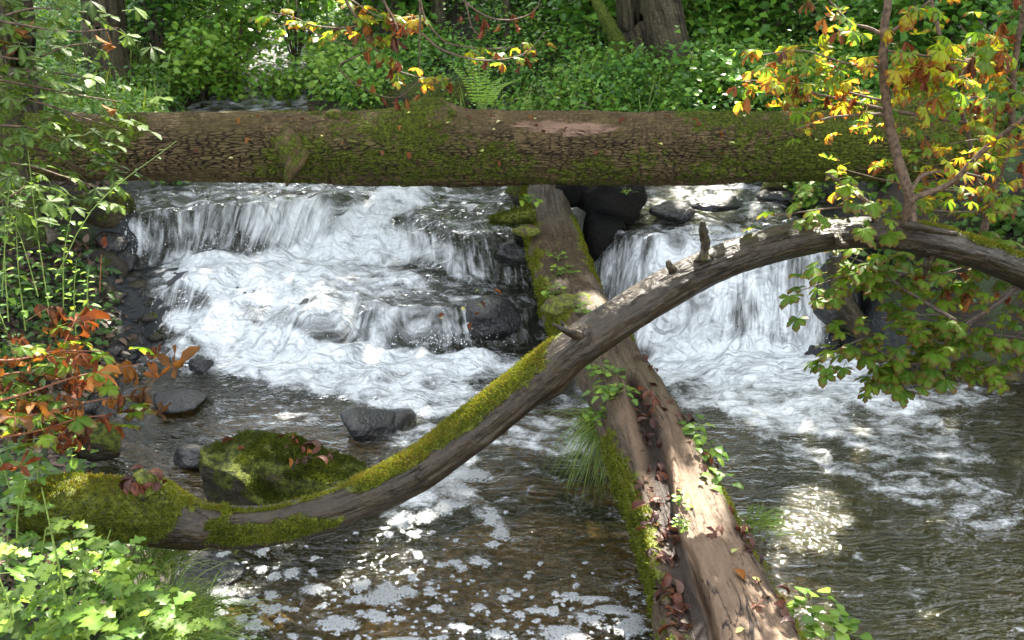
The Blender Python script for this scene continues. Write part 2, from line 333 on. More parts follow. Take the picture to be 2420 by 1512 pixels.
def ground_z(x, y):
    wz = add_bumps(x, y, water_z(x, y)); d = stream_d(x, y) + .12 * (fbm(x * 3, y * 3, 0, 3, 5) - .5)
    casc = ss(5.1, 5.5, y) * ss(12, 7.5, y)
    bed = wz - (.26 * (1 - casc) + .035) * ss(-.02, .5, d) - .0 - (1 - casc) * .08 * fbm(x * 4, y * 4, 0, 3, 8)
    out = np.maximum(-d, 0)
    left = x < .5 * (xL(y) + xR(y))
    hl = .22 * ss(0, .35, out) + .5 * ss(.3, 1.3, out) + .12 * out; hl = hl * pl(y, [(0, .6), (3, .65), (5, 1.), (6, .9), (8, .5), (10, .3), (12, .25)])
    hr = .45 * ss(0, .25, out) + .3 * ss(.2, 1.4, out) + .15 * out; hr = hr * pl(y, [(0, .7), (5.2, 1.1), (6, .75), (7, .5), (9, .3), (11, .3)])
    z = bed + np.where(left, hl, hr)
    # hillside beyond the stream
    hill = ss(7.8, 10.5, y) * (.0 + .36 * np.maximum(y - 8.2, 0) * pl(x, [(-8, .25), (-3, .32), (0, .8), (2, 1.05), (8, 1.15)]))
    z = z + hill * ss(0, 1.2, out) + .06 * np.maximum(np.abs(x) - 5, 0) ** 1.3
    return z + .05 * ss(.1, .6, out) * (fbm(x * 5, y * 5, 0, 4, 3) - .5) * 2
def axis(*seg): return np.unique(np.concatenate([np.linspace(a, b, n) for a, b, n in seg]))
gx = axis((-40, -8, 22), (-8, -3.4, 70), (-3.4, 3.6, 240), (3.6, 9, 80), (9, 40, 22)); gy = axis((-6, 1.5, 25), (1.5, 7.5, 230), (7.5, 14, 110), (14, 45, 60))
GX, GY = np.meshgrid(gx, gy); GZ = ground_z(GX, GY)
sd = stream_d(GX, GY); zone = ss(.05, -.12, sd) + 2 * ss(-.25, .0, sd) * ss(5.15, 5.4, GY) * ss(8, 7.5, GY); zone = np.clip(zone, 0, 2)
ground = ob('ground', mesh_np('ground', np.stack([GX, GY, GZ], -1).reshape(-1, 3), grid_faces(*GX.shape), {'zone': zone.ravel()}, MAT['ground']))
tag(ground, 'dark stream bed and earth banks', None, None, 'structure')
# ------------------------------------------------------------------ water
FOAM = [  # px, py, rx, ry, angle deg, value (painted in order over the water surface)
    (760, 470, 500, 50, 0, .47), (520, 560, 230, 75, 0, .52), (450, 590, 60, 40, 0, .42), (590, 585, 50, 40, 0, .45), (640, 520, 60, 60, 0, .7), (740, 540, 90, 70, 0, .8),
    (1000, 560, 210, 80, 15, .4), (850, 530, 230, 36, -35, .98), (940, 480, 90, 35, -15, .85), (300, 590, 40, 70, 0, .85), (700, 640, 330, 58, -8, 1.02), (560, 650, 190, 45, 5, 1.05), (820, 610, 150, 50, -20, 1.0),
    (1000, 700, 190, 95, 0, .38), (1060, 610, 110, 35, 30, .62), (900, 660, 120, 35, 10, .72), (760, 740, 190, 75, 0, .68), (740, 790, 60, 30, 0, .5), (650, 700, 70, 30, 0, .95), (470, 720, 90, 50, 0, .58), (540, 700, 50, 70, 0, .9),
    (1040, 790, 150, 30, 0, .5), (880, 790, 60, 40, 0, .75), (560, 790, 200, 40, 12, .98), (600, 850, 240, 50, 6, .82), (450, 860, 60, 30, 0, .45), (350, 800, 60, 30, 0, .35), (900, 860, 330, 42, 2, 1.0), (900, 915, 300, 40, 5, .86), (1010, 955, 190, 28, 8, .8),
    (1150, 1010, 240, 50, -10, .6), (1330, 940, 120, 50, 0, .4), (1230, 820, 60, 20, 0, .2), (1290, 1030, 140, 45, 10, .55), (1030, 1150, 120, 34, -42, .62), (1130, 1200, 100, 26, 40, .5), (960, 1220, 60, 24, 0, .5), (1290, 1120, 60, 14, 20, .35), (420, 1010, 180, 60, 0, .16), (650, 980, 180, 30, 0, .34),
    (1700, 470, 180, 50, 0, .48), (1700, 640, 290, 110, 0, .76), (1560, 640, 120, 70, -25, .72), (1800, 700, 200, 110, 0, .84), (1760, 740, 40, 60, 0, .62), (1650, 700, 30, 50, 0, .62), (1900, 620, 70, 90, 0, .6), (1900, 740, 60, 80, 0, .72), (1600, 780, 120, 50, 0, .84),
    (1780, 870, 290, 66, 0, 1.1), (1880, 920, 330, 60, 8, .96), (1760, 960, 170, 40, 15, .85), (1990, 970, 270, 45, 10, .74), (1960, 1010, 280, 30, 20, .78), (1950, 1090, 240, 22, 22, .55), (2150, 1040, 200, 50, 15, .52), (2230, 1160, 220, 70, 20, .44), (2250, 930, 130, 35, 0, .5), (1640, 930, 50, 50, 0, .6), (1400, 560, 20, 60, 0, .7)]
def foam_at(px, py):
    w1 = 34 * (fbm(px / 60, py / 45, 0, 3, 21) - .5); w2 = 26 * (fbm(px / 60, py / 45, 7, 3, 31) - .5)
    F = np.where(py > 880, .17, .3) + 0 * px
    for cx, cy, rx, ry, an, v in FOAM:
        a = R(an); dx, dy = px + w1 - cx, py + w2 - cy; u = dx * math.cos(a) + dy * math.sin(a); w = -dx * math.sin(a) + dy * math.cos(a)
        k = ss(1.25, .65, np.hypot(u / rx, w / ry)); F = F * (1 - k) + v * k
    return F
wx = axis((-3.6, 3.6, 560)); wy = axis((0, 2.2, 24), (2.2, 4.9, 160), (4.9, 7, 330), (7, 20, 80))
WX, WY = np.meshgrid(wx, wy)
WX = WX + np.interp(WY, [8, 20], [0, -5])
WZ = add_bumps(WX, WY, water_z(WX, WY)); PX, PY = proj(WX, WY, WZ); FO = foam_at(PX, PY)
FO = np.where(WY > 7.4, .33 + .25 * ss(9.3, 10, WY), FO)
slope = np.gradient(WZ, axis=0) / np.gradient(WY, axis=0); fall = ss(.3, .9, slope) * .9
act = ss(.25, .9, FO)
dz = act * (.15 * (fbm(WX * 4.2, WY * 5.2, 0, 4, 41) - .5) + .045 * (fbm(WX * 12, WY * 14, 0, 3, 47) - .5)) * (1 - .5 * fall) * pl(WY, [(4, .4), (5, .8), (5.6, 1), (7, 1)]) + fall * .05 * (fbm(WX * 14, WY * 1.5, 0, 3, 51) - .5)
dz = dz + (.018 + .02 * ss(.2, .5, FO)) * (fbm(WX * 3, WY * 5, 0, 3, 61) - .5) + .03 * (fbm(WX * 8, WY * 12, 0, 3, 63) - .5) * ss(4.4, 5.2, WY) + .05 * (fbm(WX * 5, WY * 7, 0, 3, 65) - .5) * ss(6.1, 6.5, WY)
WZ2 = WZ + dz + .012 * act
arc = np.r_[np.zeros((1, WZ.shape[1])), np.cumsum(np.hypot(np.diff(WZ, axis=0), np.diff(WY, axis=0)), axis=0)]
uw = WX + (6.3 - WY) * (.55 * np.exp(-((WX + 1.5) / .7) ** 2) - .4 * np.exp(-((WX + .15) / .45) ** 2) + .4 * np.exp(-((WX - .8) / .3) ** 2)) * (WX < 3) + .3 * (fbm(WX * 1.6, WY * 1.6, 0, 3, 71) - .5) + .06 * (fbm(WX * 5, WY * 5, 0, 2, 73) - .5)
inside = stream_d(WX, WY) > -.3
Fq = grid_faces(*WX.shape); keep = inside.ravel()[Fq].any(1); Fq = Fq[keep]
used = np.unique(Fq); rem = np.full(WX.size, -1); rem[used] = np.arange(len(used)); Fq = rem[Fq]
calm = np.clip(.5 + .35 * ss(.15, .6, FO) + .3 * ss(4, 5, WY), 0, 1)
murk = np.where(WY > 5, .12, .12 + .45 * ss(.3, 1.6, WX))
A = {'foam': FO, 'fall': fall, 'turb': calm, 'murk': murk}
me = mesh_np('stream_water', np.stack([WX, WY, WZ2], -1).reshape(-1, 3)[used], Fq,
             {**{k: v.ravel()[used] for k, v in A.items()}, 'flow': np.stack([uw, arc, 0 * uw], -1).reshape(-1, 3)[used]}, MAT['water'])
water = ob('stream_water', me); tag(water, 'rushing stream with white cascades and brown pools', None, None, 'structure')
# floating foam patches
def blob(cx, cy, rx, ry, seed, z=.018):
    k = 18; a = np.linspace(0, 2 * math.pi, k, endpoint=False)
    rr = .55 + .9 * vn(np.cos(a) * 1.3 + seed * 3.1, np.sin(a) * 1.3 + seed, 0, seed % 97)
    P = np.stack([cx + rx * rr * np.cos(a), cy + ry * rr * np.sin(a), np.full(k, z - .004)], 1)
    Q = P * [1, 1, 1]; Q[:, :2] = (P[:, :2] - [cx, cy]) * .55 + [cx, cy]; Q[:, 2] = z
    V = np.vstack([P, Q, [[cx, cy, z + .001]]]); i = np.arange(k); j = (i + 1) % k
    F = np.vstack([np.stack([i, j, k + j], 1), np.stack([i, k + j, k + i], 1), np.stack([k + i, k + j, np.full(k, 2 * k)], 1)])
    return V, F
parts = []
big = [(850, 1382, 28, 16), (905, 1405, 55, 34), (885, 1455, 34, 16), (740, 1392, 36, 15), (790, 1470, 60, 22), (960, 1398, 28, 14), (1135, 1325, 30, 16), (1030, 1436, 26, 13), (1080, 1330, 20, 10), (520, 1400, 30, 12), (560, 1420, 70, 12), (640, 1440, 36, 16),
       (690, 1350, 22, 16), (600, 1480, 40, 14), (1330, 1490, 70, 20), (1400, 1460, 40, 16), (1180, 1498, 40, 16), (1450, 1440, 50, 14), (1500, 1400, 22, 10), (1400, 1410, 60, 8), (1270, 1440, 30, 10), (1090, 1480, 30, 12), (980, 1260, 26, 12), (1010, 1215, 40, 22), (1060, 1190, 46, 22),
       (950, 1230, 40, 20), (1100, 1160, 40, 20), (1160, 1225, 30, 26), (1185, 1260, 24, 20), (1120, 1120, 50, 16), (1030, 1130, 36, 16), (1490, 1480, 40, 22), (760, 1430, 20, 8), (470, 1395, 16, 8), (950, 1510, 60, 10)]
for i, (px, py, rx, ry) in enumerate(big):
    p = at_z(px, py, .018); q = at_z(px + rx, py, .018); r = at_z(px, py - ry, .018); parts.append(blob(p[0], p[1], .95 * (q[0] - p[0]), .95 * abs(r[1] - p[1]), i * 7 + 3))
for i in range(330):
    px = rnd(500, 1540); py = 1512 - abs(rnd(0, 1) + rnd(0, 1) - 1) * 330 + rnd(-10, 10)
    if px > 1180 and rnd(0, 1) < .6: py = rnd(1400, 1540)
    s = rnd(3, 9) if rnd(0, 1) < .75 else rnd(9, 20)
    p = at_z(px, py, .018); q = at_z(px + s, py, .018); parts.append(blob(p[0], p[1], q[0] - p[0], (q[0] - p[0]) * rnd(.7, 1.1), i + 100))
V, F = join(parts); tag(ob('floating_foam', mesh_np('floating_foam', V, F, {'rim': np.tile(np.r_[np.ones(18), np.full(18, .55), 0.], len(parts))}, MAT['foam'])), 'patches of white foam drifting on the brown pool in the foreground', 'foam', None, 'stuff')
def spray(n):
    spots = [(520, 615, .33, 200, 16), (640, 640, .33, 260, 22), (900, 840, .03, 300, 14), (560, 760, .15, 160, 16), (1740, 820, .03, 260, 22), (820, 560, .5, 160, 18), (330, 590, .4, 40, 40), (740, 815, .05, 150, 12), (1050, 815, .05, 120, 8)]
    P = []
    for k in range(n):
        a = spots[RNG.integers(len(spots))]; p = at_z(a[0] + RNG.normal() * a[3] * .5, a[1] + RNG.normal() * a[4] * .3, a[2]); p[2] = max(p[2], add_bumps(p[0], p[1], water_z(p[0], p[1]))) + abs(RNG.normal()) * .07 + .01; P.append(p)
    P = np.array(P); o6 = np.array([[1, 0, 0], [-1, 0, 0], [0, 1, 0], [0, -1, 0], [0, 0, 1.5], [0, 0, -1.5]]); r = (.0012 + .003 * RNG.random(n) ** 3)[:, None, None]
    V = (P[:, None] + o6 * r).reshape(-1, 3); T_ = np.array([[0, 2, 4], [2, 1, 4], [1, 3, 4], [3, 0, 4], [2, 0, 5], [1, 2, 5], [3, 1, 5], [0, 3, 5]]); F = (T_[None] + (np.arange(n) * 6)[:, None, None]).reshape(-1, 3); return V, F
V, F = spray(1600); tag(ob('water_spray', mesh_np('water_spray', V, F, None, mat_plain('spray', (.85, .88, .9), .2, .5, 30, .05, 0))), 'fine white droplets thrown up where the cascades land', 'spray', None, 'stuff')
# ------------------------------------------------------------------ scattered small leaves and tufts (vectorised)
def scatter(P, A, N, L, W, tint, fold=.25, six=False, droop=.0):
    """leaf faces: base P, axis A (unit), normal N, length L, half width W"""
    n = len(P); B = unit(np.cross(A, N)); N = np.cross(B, A); L = L[:, None]; W = W[:, None]
    if six:
        rows = [P, P + A * L * .3 + B * W + N * W * fold, P + A * L * .3 - B * W + N * W * fold, P + A * L * .7 + B * W * .75 + N * (W * fold - L * droop * .5), P + A * L * .7 - B * W * .75 + N * (W * fold - L * droop * .5), P + A * L - N * L * droop]
        k = 6; T = np.array([[0, 1, 2], [1, 3, 2], [2, 3, 4], [3, 5, 4]])
    else:
        rows = [P, P + A * L * .45 + B * W + N * W * fold, P + A * L - N * L * droop, P + A * L * .45 - B * W + N * W * fold]; k = 4; T = np.array([[0, 1, 2], [0, 2, 3]])
    V = np.stack(rows, 1).reshape(-1, 3); F = (T[None] + (np.arange(n) * k)[:, None, None]).reshape(-1, 3)
    return V, F, np.repeat(tint, k)
def rdir(n):
    v = RNG.normal(size=(n, 3)); return unit(v)
def tufts_on(V, N, mask, count, L, W, tintf=None, spread=.6):
    """blades standing on the masked part of a vertex grid"""
    pm = mask.ravel() / mask.sum(); idx = RNG.choice(mask.size, count, p=pm); P = V.reshape(-1, 3)[idx] + RNG.normal(size=(count, 3)) * .004
    n = N.reshape(-1, 3)[idx]; a = unit(n + RNG.normal(size=(count, 3)) * spread); l = rnd(.5, 1.3, count) * L
    t = np.clip(.2 + .6 * fbm(P[:, 0] * 9, P[:, 1] * 9, P[:, 2] * 9, 3, 5) + rnd(-.25, .25, count) + .25 * n[:, 2], 0, 1) if tintf is None else tintf(P, n)
    return scatter(P - n * .002, a, rdir(count), l, np.full(count, W), t)
def stuff(name, VFT, mat, parent=None, label=None, cat=None, group=None, smooth=False):
    V, F, T = VFT; o = ob(name, mesh_np(name, V, F, {'tint': T}, mat, smooth), parent)
    if parent is not None:
        o.matrix_parent_inverse = parent.matrix_basis.inverted() if parent.type == 'EMPTY' else Matrix()
    return tag(o, label, cat, group, 'stuff')
def part(name, me, parent):
    o = ob(name, me, parent); o.matrix_parent_inverse = parent.matrix_basis.inverted(); return o
def cat3(L): 
    o, Vs, Fs, Ts = 0, [], [], []
    for V, F, T in L: Vs.append(V); Fs.append(F + o); Ts.append(T); o += len(V)
    return np.vstack(Vs), np.vstack(Fs), np.concatenate(Ts)
def cap_fan(Vg, end):
    return None
# ------------------------------------------------------------------ the three fallen trunks
def tubeobj(name, parent, P, n, m, disp, mat, attrf, ref=(0, 0, 1)):
    V, D, S, TH, RR = tube_grid(P, n, m, disp, ref); Nn = normals_grid(V); 
    if (Nn * D).sum() < 0: Nn = -Nn
    at = attrf(V, Nn, S, TH, RR); F = grid_faces(n, m, True)
    V2 = V.reshape(-1, 3); c0, c1 = V[0].mean(0), V[-1].mean(0); V2 = np.vstack([V2, c0, c1]); k = n * m
    j = np.arange(m); j2 = (j + 1) % m
    F = np.vstack([F, np.stack([np.full(m, k), j2, j, j], 1), np.stack([np.full(m, k + 1), (n - 1) * m + j, (n - 1) * m + j2, (n - 1) * m + j2], 1)])
    # caps as degenerate-free triangles
    quads = F[:-2 * m]; tris = F[-2 * m:, :3]
    T = np.vstack([quads[:, [0, 1, 2]], quads[:, [0, 2, 3]], tris])
    at = {q: np.r_[v.ravel(), v[0].mean(), v[-1].mean()] for q, v in at.items()}; sd_ = abs(hash(name)) % 7 if 0 else len(name); uvw = np.stack([S, TH * RR.mean(), 0 * S + sd_], -1).reshape(-1, 3); fib = np.vstack([uvw, [[0, 0, 0], [0, 0, 0]]])
    me = mesh_np(name, V2, T, {**at, 'fib': fib}, mat); o = part(name, me, parent); return o, V, Nn, at, S, TH
# --- big horizontal log
LP = [(-60, 352, 168), (120, 348, 150), (300, 347, 152), (600, 347, 160), (1000, 350, 170), (1500, 348, 168), (1900, 346, 168), (2150, 345, 176), (2280, 340, 180), (2330, 345, 150)]
P = []
for px, py, w in LP:
    c = at_y(px, py, 5.9 + .1 * (px - 1200) / 1200); P.append([*c, w / 2420 * SX * 5.95 / 2])
big_log = empty('fallen_log', at_y(1200, 350, 5.9) - [0, 0, .2], 'thick mossy log with scaly bark lying level across the stream above the cascades', 'log')
def bark_cells(S, TH, RR):
    u = S / .064 + 2.2 * (fbm(S * 6, TH * 3, 0, 3, 3) - .5); v = TH * RR.mean() / .0155 + 3.2 * (fbm(S * 3.5, TH * 2.5, 0, 3, 7) - .5); return worley(u, v, 13)
def disp_log(S, TH, RR):
    f1, f2, i = bark_cells(S, TH, RR); e = ss(.0, .26, f2 - f1)
    top = ss(.2, .85, np.sin(TH))
    d = .014 * (e - 1) * (1 - .6 * top) + .007 * (i - .5) + .055 * (fbm(S * 1.4, np.cos(TH) * 1.5, np.sin(TH) * 1.5, 3, 9) - .5) + .022 * (fbm(S * 7, np.cos(TH) * 4, np.sin(TH) * 5, 3, 19) - .5)
    s0 = 2.95 ; # bare patch recess and moss hump
    d = d + .08 * np.exp(-((S - SH) / .17) ** 2) * ss(.55, .95, np.sin(TH))
    return d - .014 * bare_mask(S, TH)
def bare_mask(S, TH):
    w = .5 * (fbm(S * 7, TH * 9, 0, 4, 77) - .5); a = (S - SB) / .29; b = (TH - R(48)) / R(14)
    return ss(1.08, .92, np.hypot(a, b) * .9 + w + .25 * (a * b > 0))
_Q = smooth_path(P, 300); _s = np.r_[0, np.cumsum(np.linalg.norm(np.diff(_Q[:, :3], axis=0), axis=1))]
def s_of(px): return float(np.interp((px / 2420 - .5) * SX * 5.95, _Q[:, 0], _s))
SB, SH = s_of(1325), s_of(1010)
def attr_log(V, N, S, TH, RR):
    f1, f2, i = bark_cells(S, TH, RR); top = ss(.35, .9, np.sin(TH))
    crack_dark = ss(.3, .03, (f2 - f1) + .35 * (fbm(S * 3, TH * 3, 0, 3, 55) - .45)) * (1 - .75 * top) * (1 - bare_mask(S, TH))
    mz = fbm(V[..., 0] * 1.7, V[..., 1] * 3, V[..., 2] * 3, 4, 91)
    moss = .12 + .5 * ss(.35, .8, mz) + .45 * ss(.6, 2.2, V[..., 0]) + .18 * ss(-1.2, -2.2, V[..., 0]) * np.sin(TH) + .3 * np.exp(-((S - SH) / .22) ** 2) * ss(.5, .9, np.sin(TH)) + .35 * (fbm(V[..., 0] * 9, V[..., 1] * 9, V[..., 2] * 14, 4, 17) - .5) - .15 * ss(-.2, -.8, N[..., 2])
    return {'crack_dark': np.clip(crack_dark, 0, 1), 'moss': np.clip(moss - bare_mask(S, TH), 0, 1), 'bare': bare_mask(S, TH)}
# theta grows from the side axis through "up"; the camera side of this log is theta > 90 deg
o, V, N, at, S, TH = tubeobj('trunk', big_log, P, 1100, 350, disp_log, MAT['log_bark'], attr_log)
ms = at['moss'][:-2].reshape(V.shape[:2]); stuff('moss', tufts_on(V, N, ss(.45, .65, ms) * ss(-.4, .3, N[..., 2]) + 1e-6, 22000, .011, .003), MAT['moss_dull'], big_log)
LOGV, LOGN = V, N
def lump(center, r, seed, mat, name, parent, sx=1, sy=1, sz=1, amp=.35, sub=3, rot=0., fr=1.6, flat=0., attrs=True):
    """irregular stone-like lump from a displaced icosphere"""
    import bmesh
    bm = bmesh.new(); bmesh.ops.create_icosphere(bm, subdivisions=sub, radius=1.)
    V = np.array([v.co[:] for v in bm.verts]); F = np.array([[v.index for v in f.verts] for f in bm.faces]); bm.free()
    if flat > 0:   # planar facets: push the surface onto random planes
        rg = np.random.default_rng(seed)
        for k in range(11):
            n = unit(rg.normal(size=3)[None])[0]; h = rg.uniform(.55, .85); d = V @ n; V = V - np.where(d > h, (d - h) * flat, 0)[:, None] * n
    d = fbm(V[:, 0] * fr + seed, V[:, 1] * fr, V[:, 2] * fr, 4, seed) - .5; V = V * (1 + amp * 2 * d)[:, None]
    V = V * np.array([sx, sy, sz]) * r; c, s = math.cos(rot), math.sin(rot); V = V @ np.array([[c, s, 0], [-s, c, 0], [0, 0, 1]])
    at = {'crack_dark': 0 * V[:, 0], 'moss': np.full(len(V), .55), 'bare': 0 * V[:, 0]} if attrs else None
    if parent is not None: V = V + np.array(center)
    me = mesh_np(name, V, F, at, mat, smooth=flat == 0 or sub > 3)
    if parent is not None: return part(name, me, parent), V, F
    return ob(name, me, None, center), V + np.array(center), F
lump(at_y(690, 358, 5.7), .1, 5, MAT['log_bark'], 'knot', big_log, 1., .8, 1.1)
P2 = [[*at_y(730, 350, 5.68), .03], [*at_y(700, 385, 5.64), .045], [*at_y(682, 415, 5.62), .028], [*at_y(678, 440, 5.62), .004]]
def attr_plain(mo=.4, cr=.15):
    def f(V, N, S, TH, RR):
        return {'crack_dark': cr * fbm(S * 30, TH * 6, 0, 3, 4), 'moss': mo + .3 * (fbm(V[..., 0] * 6, V[..., 1] * 6, V[..., 2] * 6, 3, 6) - .5) + .15 * N[..., 2], 'bare': 0 * S}
    return f
ds = lambda a, k=8: (lambda S, TH, RR: RR * a * (fbm(S / max(RR.mean(), .003) * .6, np.cos(TH) * 2, np.sin(TH) * 2, 3, k) - .5))
tubeobj('broken_stub', big_log, P2, 24, 14, ds(.9), MAT['log_bark'], attr_plain(.45), (0, 1, 0))
lump(at_y(1068, 268, 5.78), .03, 15, MAT['log_bark'], 'knot', big_log); lump(at_y(790, 272, 5.8), .035, 25, MAT['log_bark'], 'knot', big_log, 1.5)
# split end with the dark hollow
P2 = [[*at_y(2060, 262, 6.0), .05], [*at_y(2150, 250, 6.05), .075], [*at_y(2260, 262, 6.2), .07], [*at_y(2330, 290, 6.3), .04]]
tubeobj('split_limb', big_log, P2, 40, 24, ds(.5), MAT['log_bark'], attr_plain(.6), (0, 0, 1))
# --- crossing log with the long hollow
ca, cb = -.08, .142
CPX = [(1285, 410, 100), (1290, 455, 112), (1330, 600, 138), (1372, 700, 158), (1470, 850, 170), (1545, 1000, 215), (1635, 1200, 255), (1730, 1430, 345), (1775, 1600, 400)]
P = []
for px, py, w in CPX:
    c = at_plane(px, py, ca, cb); dep = c[1] * CP - (c[2] - CH) * SP; r = w / 2420 * SX * dep / 2; P.append([c[0], c[1], c[2] - r * .8, r])
P = P[::-1]     # from the camera outwards: theta=0 side is the right side of the picture
cross = empty('crossing_log', (P[4][0], P[4][1], 0), 'half sunken log with a long leaf filled hollow running under the big log', 'log')
_Q2 = smooth_path(P, 400); _s2 = np.r_[0, np.cumsum(np.linalg.norm(np.diff(_Q2[:, :3], axis=0), axis=1))]
def s2_py(py):
    X, Y = proj(_Q2[:, 0], _Q2[:, 1], _Q2[:, 2] + _Q2[:, 3] * .8); return float(np.interp(-py, -Y, _s2))
S_H0 = s2_py(880)
def trough(S, TH):
    c = R(90) + R(pl(S, [(0, 44), (s2_py(1400), 44), (s2_py(1200), 38), (s2_py(1000), 8), (S_H0, -2)])) + .10 * (fbm(S * 4, 0, 0, 2, 5) - .5)
    w = R(pl(S, [(0, 13), (s2_py(1250), 14), (s2_py(1000), 22), (S_H0 - .02, 15), (S_H0 + .06, 3)]))
    k = np.abs(TH - c) / w; lim = ss(S_H0 + .05, S_H0 - .03, S)
    return ss(1.15, .55, k) * lim, np.exp(-((k - 1.25) / .25) ** 2) * lim
def disp_cross(S, TH, RR):
    t, rim = trough(S, TH); s = np.sin(TH); bare = ss(.55, .8, s)
    d = .02 * (fbm(S * 1.5, np.cos(TH), np.sin(TH), 3, 29) - .5) * 2 + .018 * (fbm(S * 7, TH * 3.5, 0, 4, 23) - .5) * (1.5 - bare) + .010 * (fbm(S * 5, TH * 26, 0, 4, 43) - .5) + .018 * (fbm(S * 11, TH * 6, 0, 3, 45) - .5)
    d = d - RR * .16 * ss(.6, 1, s) - t * RR * .26 + rim * .014
    # second groove, left ridge
    c2 = R(116) + .12 * (fbm(S * 5, 0, 0, 3, 35) - .5); d = d - .10 * np.exp(-((TH - c2) / R(4.5)) ** 2) * ss(s2_py(1230), s2_py(1330), S)
    return d
def attr_cross(V, N, S, TH, RR):
    t, rim = trough(S, TH); s = np.sin(TH)
    n = fbm(V[..., 0] * 3, V[..., 1] * 3, V[..., 2] * 3, 4, 92)
    side = ss(.8, .45, s)
    leftside = (np.cos(TH) < 0)
    n2 = fbm(V[..., 0] * 11, V[..., 1] * 11, V[..., 2] * 11, 4, 95)
    moss = .02 + .7 * side * ss(.38, .55, n) + .22 * side * leftside + .8 * (n2 - .5) + .3 * ss(.5, .75, n) * (V[..., 1] > 3.6) - .2 * t + .25 * ss(3.8, 5, V[..., 1]) * leftside * ss(.98, .8, s)
    moss = moss * ss(-.05, .1, V[..., 2])
    bare = ss(.62, .8, s) * ss(S_H0 + .3, S_H0 - .6, S) * (1 - t)
    return {'crack_dark': np.clip(t * .9 + .5 * rim * fbm(S * 20, TH * 8, 0, 3, 2), 0, 1), 'moss': np.clip(moss, 0, 1), 'bare': np.clip(bare, 0, 1)}
o, V, N, at, S, TH = tubeobj('trunk', cross, P, 640, 170, disp_cross, MAT['cross_bark'], attr_cross)
CRV, CRN, CRS, CRT = V, N, S, TH
ms = at['moss'][:-2].reshape(V.shape[:2]); stuff('moss', tufts_on(V, N, ss(.45, .7, ms) * ss(-.6, .1, N[..., 2]) * (V[..., 2] > .02) + 1e-7, 34000, .016, .003), MAT['moss_tuft'], cross)
lump(at_y(1345, 725, 4.72), .1, 33, MAT['cross_bark'], 'mossy_burl', cross, 1.25, 1., .62, .5); lump(at_y(1245, 545, 5.5), .05, 34, MAT['cross_bark'], 'stub', cross, 1.6, .8, .7)
P2 = [[*at_y(1260, 505, 5.7), .05], [*at_y(1200, 515, 5.65), .035], [*at_y(1160, 520, 5.62), .01]]
ob_, V3, N3, a3, *_ = tubeobj('mossy_stub', cross, P2, 20, 14, ds(.6), MAT['cross_bark'], attr_plain(.9))
stuff('stub_moss', tufts_on(V3, N3, np.ones(V3.shape[:2]), 2500, .02, .003), MAT['moss_dull'], cross)
# --- arched trunk
APX = [(70, 1225, 150, 2.98), (120, 1216, 160, 2.99), (200, 1208, 162, 3.0), (300, 1214, 154, 3.02), (400, 1232, 138, 3.05), (500, 1244, 118, 3.08), (620, 1243, 110, 3.1), (750, 1214, 106, 3.15), (880, 1165, 106, 3.2), (1000, 1103, 112, 3.25), (1120, 1015, 116, 3.3), (1260, 902, 114, 3.36), (1400, 793, 110, 3.42), (1520, 715, 106, 3.48),
       (1640, 648, 102, 3.54), (1760, 599, 96, 3.6), (1880, 567, 90, 3.66), (2000, 552, 84, 3.72), (2110, 553, 80, 3.78), (2220, 575, 80, 3.84), (2330, 608, 78, 3.9), (2440, 655, 80, 3.95), (2700, 800, 90, 4.1), (2950, 960, 100, 4.2)]
P = []
for px, py, w, y in APX:
    c = at_y(px, py, y); dep = c[1] * CP - (c[2] - CH) * SP; P.append([*c, w / 2420 * SX * dep / 2 * .9])
arch = empty('arched_trunk', (P[4][0], P[4][1], 0), 'smooth bowed tree trunk arching from the mossy left bank up to the right', 'trunk')
_Q3 = smooth_path(P, 500); _s3 = np.r_[0, np.cumsum(np.linalg.norm(np.diff(_Q3[:, :3], axis=0), axis=1))]
def s3(px):
    X, Y = proj(_Q3[:, 0], _Q3[:, 1], _Q3[:, 2]); return float(np.interp(px, X, _s3))
def disp_arch(S, TH, RR):
    d = .010 * (fbm(S * 2.5, np.cos(TH) * 1.5, np.sin(TH) * 1.5, 3, 29) - .5) * 2 + .0025 * (fbm(S * 50, TH * 4, 0, 3, 23) - .5) + .009 * (fbm(S * 9, np.cos(TH) * 3, np.sin(TH) * 3, 3, 27) - .5)
    for px, th, a, wS, wT in ((1600, 20, .010, .03, .2), (1690, 15, .010, .03, .2), (1560, 35, .008, .02, .15), (1290, -60 % 360, .02, .06, .5), (1130, 340, .008, .03, .3), (360, 95, .03, .05, .6), (1800, 50, .008, .02, .2), (1930, 20, .01, .03, .2)):
        d = d + a * np.exp(-((S - s3(px)) / wS) ** 2 - ((TH - R(th)) / wT) ** 2)
    return d + .025 * ss(s3(480), s3(380), S) * ss(.1, .9, np.sin(TH)) * fbm(S * 8, TH * 2, 0, 2, 6)
